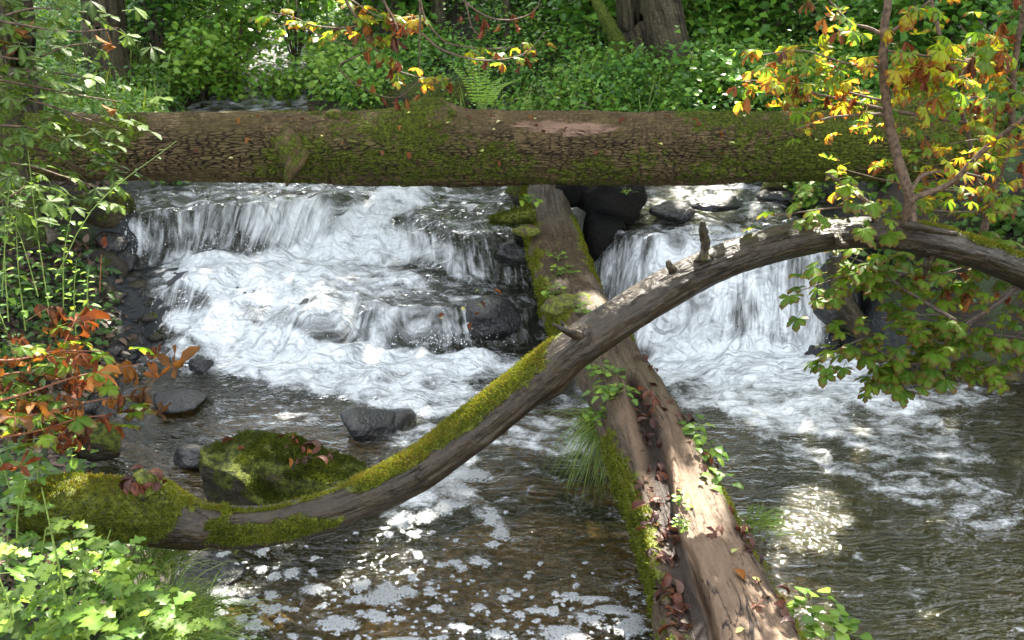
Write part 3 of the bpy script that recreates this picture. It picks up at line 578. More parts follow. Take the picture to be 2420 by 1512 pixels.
def attr_arch(V, N, S, TH, RR):
    px, _ = proj(V[..., 0], V[..., 1], V[..., 2]); s = np.sin(TH); n = fbm(V[..., 0] * 4, V[..., 1] * 6, V[..., 2] * 6, 4, 93)
    left = ss(520, 380, px + 260 * (fbm(V[..., 0] * 9, V[..., 1] * 9, V[..., 2] * 9, 4, 77) - .5) - 60 * s); mid = ss(780, 900, px) * ss(1360, 1250, px)
    camside = ss(.2, -.6, np.cos(TH)) 
    n2 = fbm(V[..., 0] * 14, V[..., 1] * 14, V[..., 2] * 14, 4, 96)
    moss = 1.1 * (n2 - .5) * (s > -.5) + left * (.75 + .2 * s) + mid * (.95 * ss(.45, .85, s - .0 + .35 * (n - .5))) + ss(400, 480, px) * ss(1020, 900, px) * .8 * ss(.40, .62, n) * ss(.95, .5, s) * ss(-.7, -.1, s)
    moss = moss + .7 * ss(2080, 2130, px) * ss(.6, .9, s + .5 * (n - .5)) + .75 * ss(450, 500, px) * ss(1300, 1000, px) * ss(.1, .9, ss(.97, 1, s)) * .9
    crack_dark = .45 * ss(.5, .8, fbm(S * 30, TH * 5, 0, 3, 55)) + .5 * ss(-.2, -.8, s) * .6  # cracks, with the tone also darker along the underside
    for qx, th in ((1600, 18), (1640, 16), (1690, 14), (1560, 35), (1705, 22), (1850, 40), (1930, 20)):
        crack_dark = crack_dark + .6 * np.exp(-((S - s3(qx)) / .02) ** 2 - ((TH - R(th)) / .12) ** 2)
    return {'crack_dark': np.clip(crack_dark, 0, 1), 'moss': np.clip(moss, 0, 1), 'bare': 0 * S}
o, V, N, at, S, TH = tubeobj('trunk', arch, P, 700, 110, disp_arch, MAT['arch_bark'], attr_arch)
ms = at['moss'][:-2].reshape(V.shape[:2]); stuff('moss', tufts_on(V, N, ss(.45, .65, ms) * ss(-.7, 0, N[..., 2]) * (V[..., 0] < 2.3) + 1e-7, 52000, .013, .0022), MAT['moss_tuft'], arch)
def stub(parent, pts, n=16, m=10, mat='arch_bark', name='branch_stub', mo=.2, a=.7, ref=(0, 1, 0)):
    return tubeobj(name, parent, [[*at_y(px, py, y), r] for px, py, y, r in pts], n, m, ds(a), MAT[mat], attr_plain(mo), ref)
stub(arch, [(1664, 612, 3.5, .03), (1663, 600, 3.5, .019), (1666, 575, 3.5, .015), (1662, 545, 3.5, .014), (1661, 522, 3.5, .009)], n=30, m=16, a=1.2)
stub(arch, [(1592, 640, 3.45, .018), (1582, 628, 3.44, .014), (1578, 616, 3.44, .008)])
stub(arch, [(1370, 795, 3.36, .022), (1335, 780, 3.32, .012), (1305, 765, 3.3, .004)], mo=.2); stub(arch, [(1350, 790, 3.33, .011), (1335, 772, 3.33, .008), (1325, 758, 3.33, .003)], mo=.2)
stub(arch, [(1975, 556, 3.64, .02), (1985, 575, 3.6, .016), (2005, 580, 3.58, .009)]); stub(arch, [(350, 1160, 3.0, .05), (335, 1130, 3.0, .035), (325, 1112, 3.0, .015)], mo=.9)
stub(arch, [(560, 1290, 3.08, .02), (555, 1310, 3.06, .008)], mo=.8); stub(arch, [(2205, 590, 3.8, .03), (2190, 630, 3.8, .015), (2185, 650, 3.8, .006)], mo=.3)
stub(arch, [(2080, 520, 3.78, .02), (2160, 535, 3.74, .018), (2260, 552, 3.76, .010)])
# ------------------------------------------------------------------ rocks
def rock(px, py, z, r, label, mat='rock_wet', sx=1, sy=1, sz=.7, rot=0., amp=.18, seed=None, fr=1.3, flat=1., name='rock', sub=3, group=None):
    c = at_z(px, py, z); seed = seed or int(px + py)
    o, V, F = lump(c, r, seed, MAT[mat], name, None, sx, sy, sz, amp, sub, rot, fr, flat, attrs=False)
    tag(o, label, 'rock', group); return o, V, F
rock(325, 690, .12, .19, 'dark wet angular block with yellow specks on the left edge of the cascade', sx=1.15, sz=.75, rot=.3)
rock(205, 655, .28, .24, 'brown mossy boulder behind the dark angular block on the left bank', 'rock_bank', sx=1.2, sz=.8, rot=-.3)
rock(80, 625, .42, .17, 'tan slab tilted up on the left bank above the weeds', 'rock_bank', sx=1.3, sz=.45, rot=.5)
rock(150, 618, .4, .13, 'small tan stone beside the tilted slab on the left bank', 'rock_bank', sz=.7)
rock(200, 750, .08, .17, 'mossy green boulder under the dry leaves on the left bank', 'rock_moss', sz=.9)
rock(338, 617, .3, .075, 'small wet black stone in the foam beside the upper curtain', sz=.8)
rock(290, 620, .33, .12, 'dark stone at the edge of the bank beside the upper curtain')
rock(262, 580, .42, .14, 'dark upper bank stone left of the waterfall lip')
rock(250, 700, .2, .13, 'dark shaded stone wedged below the brown mossy boulder')
rock(340, 742, .06, .12, 'flat wet stone just below the dark angular block', sz=.4)
rock(370, 800, .02, .16, 'low dark stone washed by the stream near the dry leaves', sz=.5)
rock(365, 845, .0, .14, 'black rounded ledge below the low washed stone', sz=.55)
rock(475, 865, .02, .07, 'small glistening stone at the foot of the lower left mound', sz=.9)
rock(415, 950, .0, .15, 'flat slate with litter on it in the shallow brown water', sx=1.3, sz=.3)
rock(275, 945, .0, .16, 'dark stone half hidden under dry leaves at the water edge', sz=.5)
rock(470, 1085, .0, .12, 'black stone touching the left side of the mossy boulder', sx=1.2, sz=.55)
rock(870, 1000, .0, .15, 'grey wet boulder in the rapids behind the mossy boulder', sx=1.1, sz=.65, rot=.4)
rock(930, 990, -.02, .12, 'low water covered stone right of the grey wet boulder', sz=.5)
rock(480, 1360, -.01, .17, 'flat grey slab edged with foam at the pool margin', sx=1.3, sz=.28, rot=.2)
rock(530, 1402, -.0, .1, 'narrow sliver of slate floating low in the foam', sx=1.7, sy=.4, sz=.25)
rock(230, 1040, .1, .14, 'mossy stone under the weeds at the left bank', 'rock_moss')
rock(590, 1150, -.02, .1, 'small dark stone under the front of the mossy boulder', sz=.7)
# mossy boulder in front
c = at_z(670, 1120, .1); mb = empty('mossy_boulder', (c[0], c[1], 0), 'big wedge shaped boulder covered in dark moss and dead leaves in the pool', 'boulder')
def boulder_grid():
    n, m = 70, 120; u = np.linspace(0, 1, n)[:, None] * np.ones((1, m)); th = np.linspace(0, 2 * math.pi, m, endpoint=False)[None] * np.ones((n, 1))
    # outline at the widest level and a flat sloping top
    a = .345 * (1 + .10 * np.cos(2 * th + .5)) * (1 + .35 * (fbm(np.cos(th) * 1.5, np.sin(th) * 1.5, 2, 3, 55) - .5)); prof = np.interp(u, [0, .3, .5, .58, 1], [.78, .95, 1., .94, 0.])
    X = a * prof * np.cos(th); Y = a * .62 * prof * np.sin(th); Z = np.interp(u, [0, .3, .5, .58, 1], [-.22, -.02, .1, .16, .2]) 
    Z = Z + (Y * .26 - X * .14) * ss(.1, .6, u) - .07 * ss(-.06, -.1, Y + .03 * np.sin(X * 9)) * ss(-.2, -.05, X) * ss(.5, .6, u)
    nn = fbm(X * 7, Y * 7, Z * 7, 4, 12) - .5; X = X + nn * .07; Y = Y + (fbm(X * 6 + 9, Y * 6, Z * 6, 4, 14) - .5) * .08; Z = Z + .05 * (fbm(X * 9, Y * 9, 5, 3, 15) - .5)
    return np.stack([X, Y, Z], -1)
V = boulder_grid() + np.array([c[0] + .02, c[1], -.02]); N = normals_grid(V); 
if (N * (V - V.mean((0, 1)))).sum() < 0: N = -N
part('stone', mesh_np('stone', V.reshape(-1, 3), grid_faces(70, 120, True), None, MAT['rock_moss']), mb); BLV = V
mk = ss(.42, .6, fbm(V[..., 0] * 7, V[..., 1] * 7, V[..., 2] * 7, 4, 71)) * ss(-.05, .5, N[..., 2]) * (V[..., 2] > .0) + 1e-6
stuff('moss', tufts_on(V, N, mk, 26000, .012, .0028), MAT['moss_dull'], mb)
# wet ledge rocks around the falls (some blackened to stand for shade between the falls)
def rock_y(px, py, y, r, label, mat='rock_wet', **k):
    p = at_y(px, py, y); return rock(*[float(v) for v in proj(p[0], p[1], p[2])], float(p[2]), r, label, mat, **k) if 0 else _rock_at(p, r, label, mat, int(px + py), **k)
def _rock_at(p, r, label, mat, seed, sx=1, sy=1, sz=.7, rot=0., amp=.24, fr=2.2, flat=.85, sub=3):
    o, V, F = lump(p, r, seed, MAT[mat], 'rock', None, sx, sy, sz, amp, sub, rot, fr, flat, attrs=False); return tag(o, label, 'rock')
rock_y(1150, 750, 5.62, .2, 'smooth dark boulder at the end of the ledge with leaves stuck on it', sx=1., sy=.8, sz=.7)
rock_y(1215, 600, 6.05, .13, 'overhanging wet ledge stone left of the crossing log', sx=1.2, sz=.6)
rock_y(1260, 560, 6.25, .15, 'stone blackened as shade against the left side of the crossing log', 'rock_shade_black')
rock_y(1250, 690, 6.2, .18, 'stone blackened as shade at the back of the hollow between the falls', 'rock_shade_black', sx=1.2, sz=1.1)
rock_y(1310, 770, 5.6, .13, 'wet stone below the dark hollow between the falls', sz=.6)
rock_y(1320, 460, 6.35, .2, 'block blackened as shade propping the big log behind the crossing log', 'rock_shade_black', sx=1.1, sz=.7)
rock_y(1455, 480, 6.3, .25, 'large block blackened as shade under the big log right of the crossing log', 'rock_shade_black', sx=1., sz=.8)
rock_y(1420, 560, 6.1, .16, 'stone blackened as shade between crossing log and right fall', 'rock_shade_black', sz=1.2)
rock_y(1230, 455, 6.5, .13, 'mossy dark stone below the big log left of the crossing log', 'rock_moss')
rock_y(1380, 445, 6.4, .1, 'small green mossy stone under the middle of the big log', 'rock_moss')
rock_y(1580, 500, 6.15, .16, 'water smoothed rock at the lip of the right fall', sz=.4)
rock_y(1700, 480, 6.3, .15, 'rounded rock parting the water above the right fall', sx=1.4, sz=.3)
rock_y(1850, 460, 6.5, .16, 'glistening rock at the right end of the upper lip', sx=1.3, sz=.35)
rock_y(1840, 440, 6.6, .13, 'green mossy stone below the right half of the big log', 'rock_moss', sz=.6)
rock_y(1970, 700, 5.7, .22, 'dark wet rock at the right edge of the right fall', sx=.8, sz=1.4)
rock_y(2060, 660, 5.75, .25, 'rock blackened as shade right of the right fall', 'rock_shade_black', sz=1.3)
rock_y(2090, 790, 5.6, .2, 'shaded rock at the water edge behind the green branch', sz=.8)
rock_y(2250, 700, 5.6, .3, 'dark bank rock behind the hanging green leaves', 'rock_bank', sz=1.)
rock_y(2390, 760, 5.4, .28, 'shaded bank rock at the right edge of the view', 'rock_bank', sz=.9)
rock_y(235, 490, 6.3, .18, 'dark mossy rock under the left end of the big log', 'rock_moss', sx=1.3)
rock_y(430, 425, 7.3, .22, 'low mossy rock at the upper left shore under the log', 'rock_moss', sz=.5, sx=1.6)
rock_y(1020, 235, 8.6, .38, 'long moss covered rock on the far shore behind the big log', 'rock_moss', sx=1.5, sz=.6)
rock_y(90, 560, 5.3, .12, 'brown stone high on the left bank behind thin weeds', 'rock_bank')
for i in range(60):      # loose wet stones along the left shore, each its own
    py = rnd(560, 1010); ex = np.interp(py, [560, 700, 800, 900, 1010], [270, 330, 370, 330, 260]); px = ex - abs(RNG.normal()) * 60 + 15
    q = at_z(px, py, .1); t_ = np.arange(3, 9, .02); d_ = ray(px, py); Xr, Yr, Zr = d_[0] * t_, d_[1] * t_, CH + d_[2] * t_; hk = np.where(Zr < np.maximum(ground_z(Xr, Yr), -.02))[0]
    if not len(hk): continue
    q = np.array([Xr[hk[0]], Yr[hk[0]], Zr[hk[0]]]); o, V_, F_ = lump(q, rnd(.025, .075), 500 + i, MAT['rock_wet' if i % 3 else 'rock_bank'], 'stone', None, rnd(.9, 1.5), rnd(.7, 1.1), rnd(.4, .8), .1, 2, rnd(0, 3), 1.5, 1., attrs=False)
    tag(o, 'small loose stone lying on the left shore beside the cascades', 'stone', 'loose stones on the left shore')
P2 = [[*at_y(1975, 610, 5.62), .045], [*at_y(1990, 700, 5.5), .055], [*at_y(2060, 830, 5.35), .05], [*at_y(2085, 860, 5.3), .04]]
rt = empty('wet_root', P2[-1][:3], 'gnarled black root running down the right edge of the fall', 'root'); tubeobj('root', rt, P2, 50, 20, ds(1.), MAT['tree_bark'], attr_plain(0, 1.), (0, 1, 0))
# ------------------------------------------------------------------ background trees
def hit(px, py):
    d = ray(px, py); t = np.arange(4, 40, .04); X, Y, Z = d[0] * t, d[1] * t, CH + d[2] * t; g = ground_z(X, Y); k = np.where((Z < g) & (Y > 7.2))[0]
    return float(Y[k[0]]) if len(k) else 30.
def tree(pts, label, name='forest_tree', moss=.25, limbs=(), mat='tree_bark', n=90, m=60, group=None):
    if pts[0][2] > 7: yh = hit(pts[0][0], pts[0][1]); f = yh / pts[0][2]; pts = [(a_, b_, c_ * f, d_ * f) for a_, b_, c_, d_ in pts]; limbs = [([(a_, b_, c_ * f, d_ * f) for a_, b_, c_, d_ in lp], mo) for lp, mo in limbs]
    P = [[*at_y(px, py, y), r] for px, py, y, r in pts]
    b = P[0]; root = empty(name, (b[0], b[1], ground_z(np.array([b[0]]), np.array([b[1]]))[0]), label, 'tree', group)
    top = np.array(P[-1]); d = unit((np.array(P[-1])[:3] - np.array(P[-2])[:3])[None])[0]
    up = d * .6 + np.array([0, 0, .8]); P = [[b[0], b[1], b[2] - .5, b[3] * 1.25]] + P + [[*(top[:3] + up * 3), top[3] * .85], [*(top[:3] + up * 7), top[3] * .4]]
    def dd(S, TH, RR): 
        k = np.abs(fbm(S * 1.2, np.cos(TH) * 6, np.sin(TH) * 6, 4, int(b[0] * 7) + 50) - .5); return -RR * .14 * ss(.1, 0, k) + RR * .2 * (fbm(S * 1.5, np.cos(TH), np.sin(TH), 3, 5) - .5)
    def aa(V, N, S, TH, RR):
        k = np.abs(fbm(S * 1.2, np.cos(TH) * 6, np.sin(TH) * 6, 4, int(b[0] * 7) + 50) - .5); return {'crack_dark': ss(.08, 0, k) * .8, 'moss': moss + .4 * (fbm(V[..., 0] * 3, V[..., 1] * 3, V[..., 2] * 2, 3, 8) - .4), 'bare': 0 * S}
    tubeobj('trunk', root, P, n, m, dd, MAT[mat], aa, (0, 1, 0))
    for lp, mo in limbs: tubeobj('limb', root, [[*at_y(px, py, y), r] for px, py, y, r in lp], 50, 20, ds(.7), MAT['tree_bark'], attr_plain(mo), (0, 1, 0))
    return root, top[:3] + up * 5
T = []
T.append(tree([(262, 225, 8.6, .25), (252, 150, 8.6, .19), (245, 60, 8.6, .175), (235, -60, 8.6, .17)], 'stout furrowed trunk on the left rising behind the big log'))
T.append(tree([(1520, 195, 10.5, .2), (1518, 130, 10.5, .17), (1500, 60, 10.5, .145), (1485, -60, 10.5, .14)], 'pale trunk with a mossy side limb right of centre on the far bank', limbs=[([(1480, 150, 10.4, .1), (1455, 90, 10.3, .07), (1425, 30, 10.2, .06), (1395, -40, 10.2, .06)], .9)]))
T.append(tree([(1590, 200, 11.2, .26), (1585, 120, 11.2, .22), (1560, 0, 11.2, .22), (1555, -60, 11.2, .2)], 'brown shaded trunk close behind the pale trunk on the far bank', moss=.1))
T.append(tree([(20, 330, 4.6, .07), (28, 200, 4.6, .06), (18, 80, 4.6, .06), (10, -60, 4.6, .06)], 'slim mossy stem at the far left edge in front of the log', 'young_tree', moss=.5))
T.append(tree([(45, 200, 6.6, .12), (40, 80, 6.6, .1), (30, -60, 6.6, .1)], 'reddish brown trunk at the top left corner', moss=.0))
T.append(tree([(2270, 170, 11, .3), (2265, 60, 11, .25), (2260, -60, 11, .24)], 'broad grey furrowed trunk at the upper right behind the yellow leaves', moss=.1))
T.append(tree([(2365, 150, 9, .13), (2362, 50, 9, .12), (2360, -60, 9, .12)], 'pale greenish trunk near the right edge behind the shrub', moss=.3))
T.append(tree([(2412, 150, 9.6, .08), (2410, 50, 9.6, .07), (2405, -60, 9.6, .07)], 'thin pole like trunk at the right edge behind the shrub', moss=.3))
T.append(tree([(1200, 120, 13, .06), (1200, 60, 13, .05), (1197, -60, 13, .05)], 'thin sapling stem in the centre of the far slope', moss=.3, m=20))
T.append(tree([(1040, 60, 14, .12), (1035, -60, 14, .11)], 'dark distant trunk above the centre of the big log', moss=.1, m=30))
T.append(tree([(1915, 90, 14, .12), (1912, -60, 14, .11)], 'distant trunk left of the yellow leaved shrub', moss=.2, m=30))
T.append(tree([(470, 60, 14, .16), (460, -60, 14, .15)], 'distant dark trunk behind the left thicket', moss=.1, m=30))
T.append(tree([(690, 90, 15, .1), (700, -60, 15, .1)], 'slender far trunk left of the hanging autumn branch', moss=.1, m=30))
T.append(tree([(830, 130, 13, .07), (845, -60, 13, .06)], 'thin far trunk behind the hanging autumn branch', moss=.1, m=20))
T.append(tree([(2020, 110, 15, .2), (2030, -60, 15, .18)], 'far thick trunk behind the yellow leaved shrub', moss=.2, m=30))
# leaf clumps added above the view to block the sun, gaps over lit spots
LIT = [(*at_y(1900, 540, 3.7), .42), (*at_y(1700, 600, 3.6), .32), (*at_y(2050, 545, 3.75), .2), (*at_y(1380, 780, 3.4), .16), (*at_y(1250, 870, 3.4), .14), (*at_y(1130, 980, 3.3), .14), (*at_y(900, 1130, 3.2), .10), (*at_y(750, 1180, 3.2), .08),
       (*at_z(1760, 1350, .28), .22), (*at_z(1800, 1480, .28), .12), (*at_z(1700, 1180, .3), .12), (*at_z(1950, 1380, 0), .4), (*at_z(1880, 1190, 0), .16), (*at_z(2060, 1490, 0), .32), (*at_z(1880, 1510, 0), .3), (*at_z(1960, 1440, 0), .3), (*at_z(2080, 1380, 0), .2), (*at_z(2150, 1300, 0), .12), (*at_y(200, 1400, 2.4), .35), (*at_y(100, 1300, 2.5), .3), (*at_y(350, 1450, 2.4), .22),
       (*at_y(150, 850, 3.2), .4), (*at_y(330, 900, 3.3), .22), (*at_y(80, 680, 3.4), .3), (*at_y(800, 50, 4.8), .35), (*at_y(950, 80, 4.9), .25), (*at_y(950, 190, 4.9), .18), (*at_y(1180, 110, 4.9), .2), (*at_y(2100, 80, 3.9), .45), (*at_y(2250, 160, 4.), .35), (*at_y(1930, 170, 3.9), .3), (*at_y(2200, 250, 4.), .25),
       (*at_y(1850, 230, 3.9), .2), (*at_y(250, 280, 3.9), .12), (*at_y(400, 420, 6), .15), (*at_z(1680, 460, .66), .35), (*at_z(1600, 480, .66), .2), (*at_y(1430, 700, 4.8), .12), (*at_y(220, 1150, 3.), .14), (*at_y(2150, 420, 3.9), .2)]
cl = []
NCL = 1300
for k in range(NCL):
    # clumps fill a slab over the stream, upstream of it towards the sun
    h = rnd(5.0, 9.5); base = np.array([rnd(-5.5, 6.), rnd(.5, 9.5), 0.]); c = base + SD * (h / SD[2])
    cl.append(c)
for k in range(130): cl.append(np.array([rnd(-9, 10), rnd(10, 20), rnd(5, 11)]))
cl = np.array(cl); own = RNG.integers(0, len(cl), 105000)
EX = []  # extra clumps added along the sun rays to shade the left bush
for px, py, y_ in ((150, 200, 3.9), (100, 350, 3.8), (200, 120, 4.), (60, 100, 4.), (230, 330, 3.9), (100, 470, 3.5)):
    for k in range(22): EX.append(at_y(px, py, y_) + SD * rnd(7, 12) + RNG.normal(size=3) * [.4, .4, .1])
cl = np.vstack([cl, EX]); own = RNG.integers(0, len(cl), 105000)
CPt = cl[own] + RNG.normal(size=(len(own), 3)) * np.array([.4, .4, .22]); keep = np.ones(len(CPt), bool)
for x, y, z, r in LIT:
    w = CPt - np.array([x, y, z]); t = w @ SD; d = np.linalg.norm(w - t[:, None] * SD, axis=1); keep &= ~((t > .5) & (d < r * rnd(.75, 1.45, len(d)) * (1 + .35 * (vn(CPt[:, 0] * 2, CPt[:, 1] * 2, CPt[:, 2] * 2, 5) - .3)) + .0))
PXc, PYc = proj(CPt[:, 0], CPt[:, 1], CPt[:, 2]); keep &= ~((PYc > -60) & (CPt[:, 1] > 0))
CPt = CPt[keep]; own_pos = CPt
tb = np.array([t[1] for t in T if t[1][1] > 8.])
near = np.argmin(np.linalg.norm(own_pos[:, None, :2] - tb[None, :, :2], axis=2), axis=1); roots = [t[0] for t in T if t[1][1] > 8.]
for i, r_ in enumerate(roots):
    q = CPt[near == i]
    if len(q) < 50: continue
    n_ = len(q); a = unit(rdir(n_) * [1, 1, .4]); L_ = rnd(.09, .16, n_)
    stuff('sun_block_leaves', scatter(q, a, unit(rdir(n_) * .6 + [0, 0, 1]), L_, L_ * .36, rnd(0, 1, n_)), MAT['sun_block_leaf'], r_)
# ------------------------------------------------------------------ undergrowth of the far bank
def on_ground(x, y): return np.stack([x, y, ground_z(x, y)], 1)
def undergrowth(x, y, hgt, per, L, spread, tint0, tvar, seed):
    """herb clumps: each a little dome of leaves"""
    B = on_ground(x, y); n = len(x); idx = np.repeat(np.arange(n), per); h = np.repeat(hgt, per)
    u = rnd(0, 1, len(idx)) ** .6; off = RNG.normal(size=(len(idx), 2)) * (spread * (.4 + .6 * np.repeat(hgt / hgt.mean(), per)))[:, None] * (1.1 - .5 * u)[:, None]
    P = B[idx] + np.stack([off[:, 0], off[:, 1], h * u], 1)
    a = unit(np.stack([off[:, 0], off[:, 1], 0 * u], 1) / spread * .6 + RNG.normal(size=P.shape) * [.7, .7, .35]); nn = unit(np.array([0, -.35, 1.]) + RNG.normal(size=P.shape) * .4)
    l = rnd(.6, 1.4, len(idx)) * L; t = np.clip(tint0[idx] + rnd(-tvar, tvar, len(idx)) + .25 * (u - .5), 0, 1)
    return scatter(P, a, nn, l, l * rnd(.26, .42, len(idx)), t, .2, False, .15)
def field(n, xr, yr, inside=False):
    x = rnd(*xr, n); y = rnd(*yr, n); k = stream_d(x, y) < -.12; return x[k], y[k]
x, y = field(6000, (-7.5, 8), (7.3, 13)); t0 = .15 + .6 * fbm(x * .8, y * .8, 0, 3, 5)
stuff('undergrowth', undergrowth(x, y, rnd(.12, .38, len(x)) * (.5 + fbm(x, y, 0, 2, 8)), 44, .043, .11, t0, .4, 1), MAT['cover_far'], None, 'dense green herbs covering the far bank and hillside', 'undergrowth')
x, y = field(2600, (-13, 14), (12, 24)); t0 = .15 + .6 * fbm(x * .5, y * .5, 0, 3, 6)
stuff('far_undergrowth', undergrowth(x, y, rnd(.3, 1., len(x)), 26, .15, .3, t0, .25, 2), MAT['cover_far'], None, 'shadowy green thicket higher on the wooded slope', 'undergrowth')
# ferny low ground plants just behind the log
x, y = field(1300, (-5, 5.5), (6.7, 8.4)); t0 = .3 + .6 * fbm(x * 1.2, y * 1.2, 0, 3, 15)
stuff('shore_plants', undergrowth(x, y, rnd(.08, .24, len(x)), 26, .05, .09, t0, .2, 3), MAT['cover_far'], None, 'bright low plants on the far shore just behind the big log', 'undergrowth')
n_ = 9000; x, y = field(n_, (-5, 5.5), (6.8, 10.5)); kk = fbm(x * .9, y * .9, 0, 3, 66) > .52; x, y = x[kk], y[kk]; B = on_ground(x, y); n_ = len(x)
stuff('far_grass', scatter(B, unit(rdir(n_) * [.45, .45, .1] + [0, 0, 1]), unit(rdir(n_)), rnd(.15, .45, n_), rnd(.003, .006, n_), rnd(.3, 1, n_), .1, True, .25), MAT['grass'], None, 'long grass blades among the herbs of the far shore', 'grass')
# left bank soil cover
x, y = field(1500, (-4.6, -.7), (2.6, 7)); t0 = .2 + .5 * fbm(x * 1.2, y * 1.2, 0, 3, 25); k = stream_d(x, y) < -.22; k &= (fbm(x * 1.3, y * 1.3, 0, 3, 33) > .5) | (y < 3.6) | (x < -3.2); x, y, t0 = x[k], y[k], t0[k]
stuff('bank_plants', undergrowth(x, y, rnd(.05, .2, len(x)), 24, .045, .07, t0, .25, 4), MAT['cover_near'], None, 'small green ground plants on the left bank', 'undergrowth')
x, y = field(1500, (1.8, 6.), (3.5, 7.4)); t0 = .2 + .5 * fbm(x * 1.2, y * 1.2, 0, 3, 26); k = (x > 2.1); x, y, t0 = x[k], y[k], t0[k]
stuff('bank_plants', undergrowth(x, y, rnd(.08, .3, len(x)), 22, .055, .1, t0, .25, 5), MAT['cover_near'], None, 'shaded green ground plants on the right bank', 'undergrowth')
# litter on the left bank
x, y = field(9000, (-4.2, -.8), (2.8, 7)); B = on_ground(x, y) + [0, 0, .012]; n_ = len(x)
stuff('bank_litter', scatter(B, unit(rdir(n_) * [1, 1, .3]), unit(rdir(n_) * .6 + [0, 0, 1]), rnd(.03, .08, n_), rnd(.01, .025, n_), rnd(0, 1, n_), .5, True, .2), MAT['debris'], None, 'dead leaves and chips of slate strewn over the left bank', 'leaf litter')
# shrubs of the far bank: one thing each
def shrub(px, py, y, w, h, label, seed, L=.08, n=1500, tint=.5, mat='cover_far', name='shrub', group=None, cat='shrub'):
    if y > 7: yh = hit(px, py); w *= yh / y; h *= yh / y; y = yh
    b = at_y(px, py, y); b[2] = ground_z(b[:1], b[1:2])[0]; root = empty(name, b, label, cat, group)
    st = []
    tips = []
    for k in range(9):
        a = rnd(0, 6.28); tp = b + np.array([math.cos(a) * w * .5 * rnd(.3, 1), math.sin(a) * w * .5 * rnd(.3, 1), h * rnd(.6, 1)]); md = (b + tp) / 2 + np.array([0, 0, h * .12]); tips.append((b, md, tp))
        st.append(tube_simple([[*b, .012], [*md, .008], [*tp, .003]], 7, 5, (0, 1, 0)))
    V, F = join(st); part('stems', mesh_np('stems', V, F, None, MAT['twig_dark']), root)
    k = RNG.integers(0, 9, n); u = rnd(.25, 1.05, n)[:, None]; Q = np.array([[t[0], t[1], t[2]] for t in tips])[k]
    P = Q[:, 0] * (1 - u) ** 2 + Q[:, 1] * 2 * u * (1 - u) + Q[:, 2] * u ** 2 + RNG.normal(size=(n, 3)) * w * .11
    l = rnd(.6, 1.4, n) * L; stuff('foliage', scatter(P, unit(rdir(n) * [1, 1, .4]), unit(np.array([0, -.4, 1]) + RNG.normal(size=(n, 3)) * .4), l, l * .36, np.clip(tint + rnd(-.3, .3, n), 0, 1), .2, False, .15), MAT[mat], root)
    return root
shrub(560, 200, 9.4, 1.2, 1.3, 'tall leafy green shrub left of centre beyond the log', 1, tint=.7, n=1800)
shrub(480, 240, 8.2, .8, .6, 'bright nettle like shrub just behind the left part of the big log', 2, .07, 900, .8)
shrub(700, 170, 10, 1.4, 1.6, 'loose bush behind the left end of the hanging branch', 3, .09, 1500, .55)
shrub(380, 170, 9.6, 1.1, 1.7, 'dark green bush beside the stout left trunk', 4, .09, 1600, .35)
shrub(400, 40, 11.5, 2., 2., 'tall bush at the top left beyond the stout trunk', 5, .1, 1800, .5)
shrub(780, 240, 8.9, .7, .4, 'low fresh green bush where the far stream comes in', 6, .06, 800, .85)
shrub(1640, 130, 10.2, 1., .9, 'bush wrapped round the foot of the pale trunk', 7, .08, 1300, .6)
shrub(1800, 120, 11, 1.6, 1.2, 'wide bush left of the yellow leaved shrub', 8, .09, 1500, .5)
shrub(2000, 180, 9.5, 1.2, .9, 'green bush behind the left leaves of the yellow shrub', 9, .08, 1300, .5)
shrub(2200, 200, 9, 1.2, 1.1, 'green bush above the split end of the big log', 10, .08, 1400, .45)
shrub(2380, 250, 7.6, 1., 1., 'shaded green bush at the right edge above the bank', 11, .07, 1400, .5)
shrub(650, 262, 8.6, .8, .4, 'low shrub hiding the near end of the far stream', 31, .06, 900, .75)
shrub(560, 262, 8.6, .5, .5, 'small shrub with light leaves just over the big log at left', 32, .06, 700, .85)
shrub(860, 262, 8.6, .9, .35, 'low bright bush beside the mossy far rock', 33, .055, 900, .8)
shrub(1700, 235, 8.3, .9, .4, 'low herb patch behind the log right of centre', 12, .06, 900, .6)
shrub(1400, 100, 12, 1.8, 1.2, 'pale green bush left of the mossy limb', 13, .1, 1400, .5)
shrub(920, 60, 12.5, 2., 1.3, 'shadowy bush behind the yellow hanging leaves', 14, .1, 1400, .3)
shrub(1900, 400, 6.4, .35, .25, 'small bright green clump on the upper shore under the log', 16, .04, 500, .8)
shrub(1380, 440, 6.35, .2, .15, 'little fern clump hanging under the middle of the log', 17, .035, 350, .7)
shrub(400, 430, 6.9, .5, .3, 'small green clump on the left shore below the log', 18, .045, 500, .6)
for i, (a, b, r_) in enumerate([((640, 245), (690, 205), .012), ((1880, 120), (1975, 75), .014), ((830, 185), (1000, 110), .016), ((700, 130), (760, 40), .012), ((1330, 160), (1250, 110), .01), ((2150, 130), (2060, 200), .012), ((560, 250), (525, 195), .01)]):
    pa, pb = at_y(*a, hit(*a) - .15), at_y(*b, hit(*a) + .1); st_ = empty('dead_branch', pa, 'thin bare stick lying in the far undergrowth ' + ['beside the far stream', 'left of the yellow leaved shrub', 'behind the hanging autumn branch', 'below the slender far trunk', 'in the middle of the slope', 'above the split log end', 'over the bright bush'][i], 'branch')
    V, F = tube_simple([[*pa, r_], [*((pa + pb) / 2 + [.02, 0, .04]), r_ * .8], [*pb, r_ * .4]], 10, 6, (0, 1, 0)); part('stick', mesh_np('stick', V, F, None, MAT['twig']), st_)
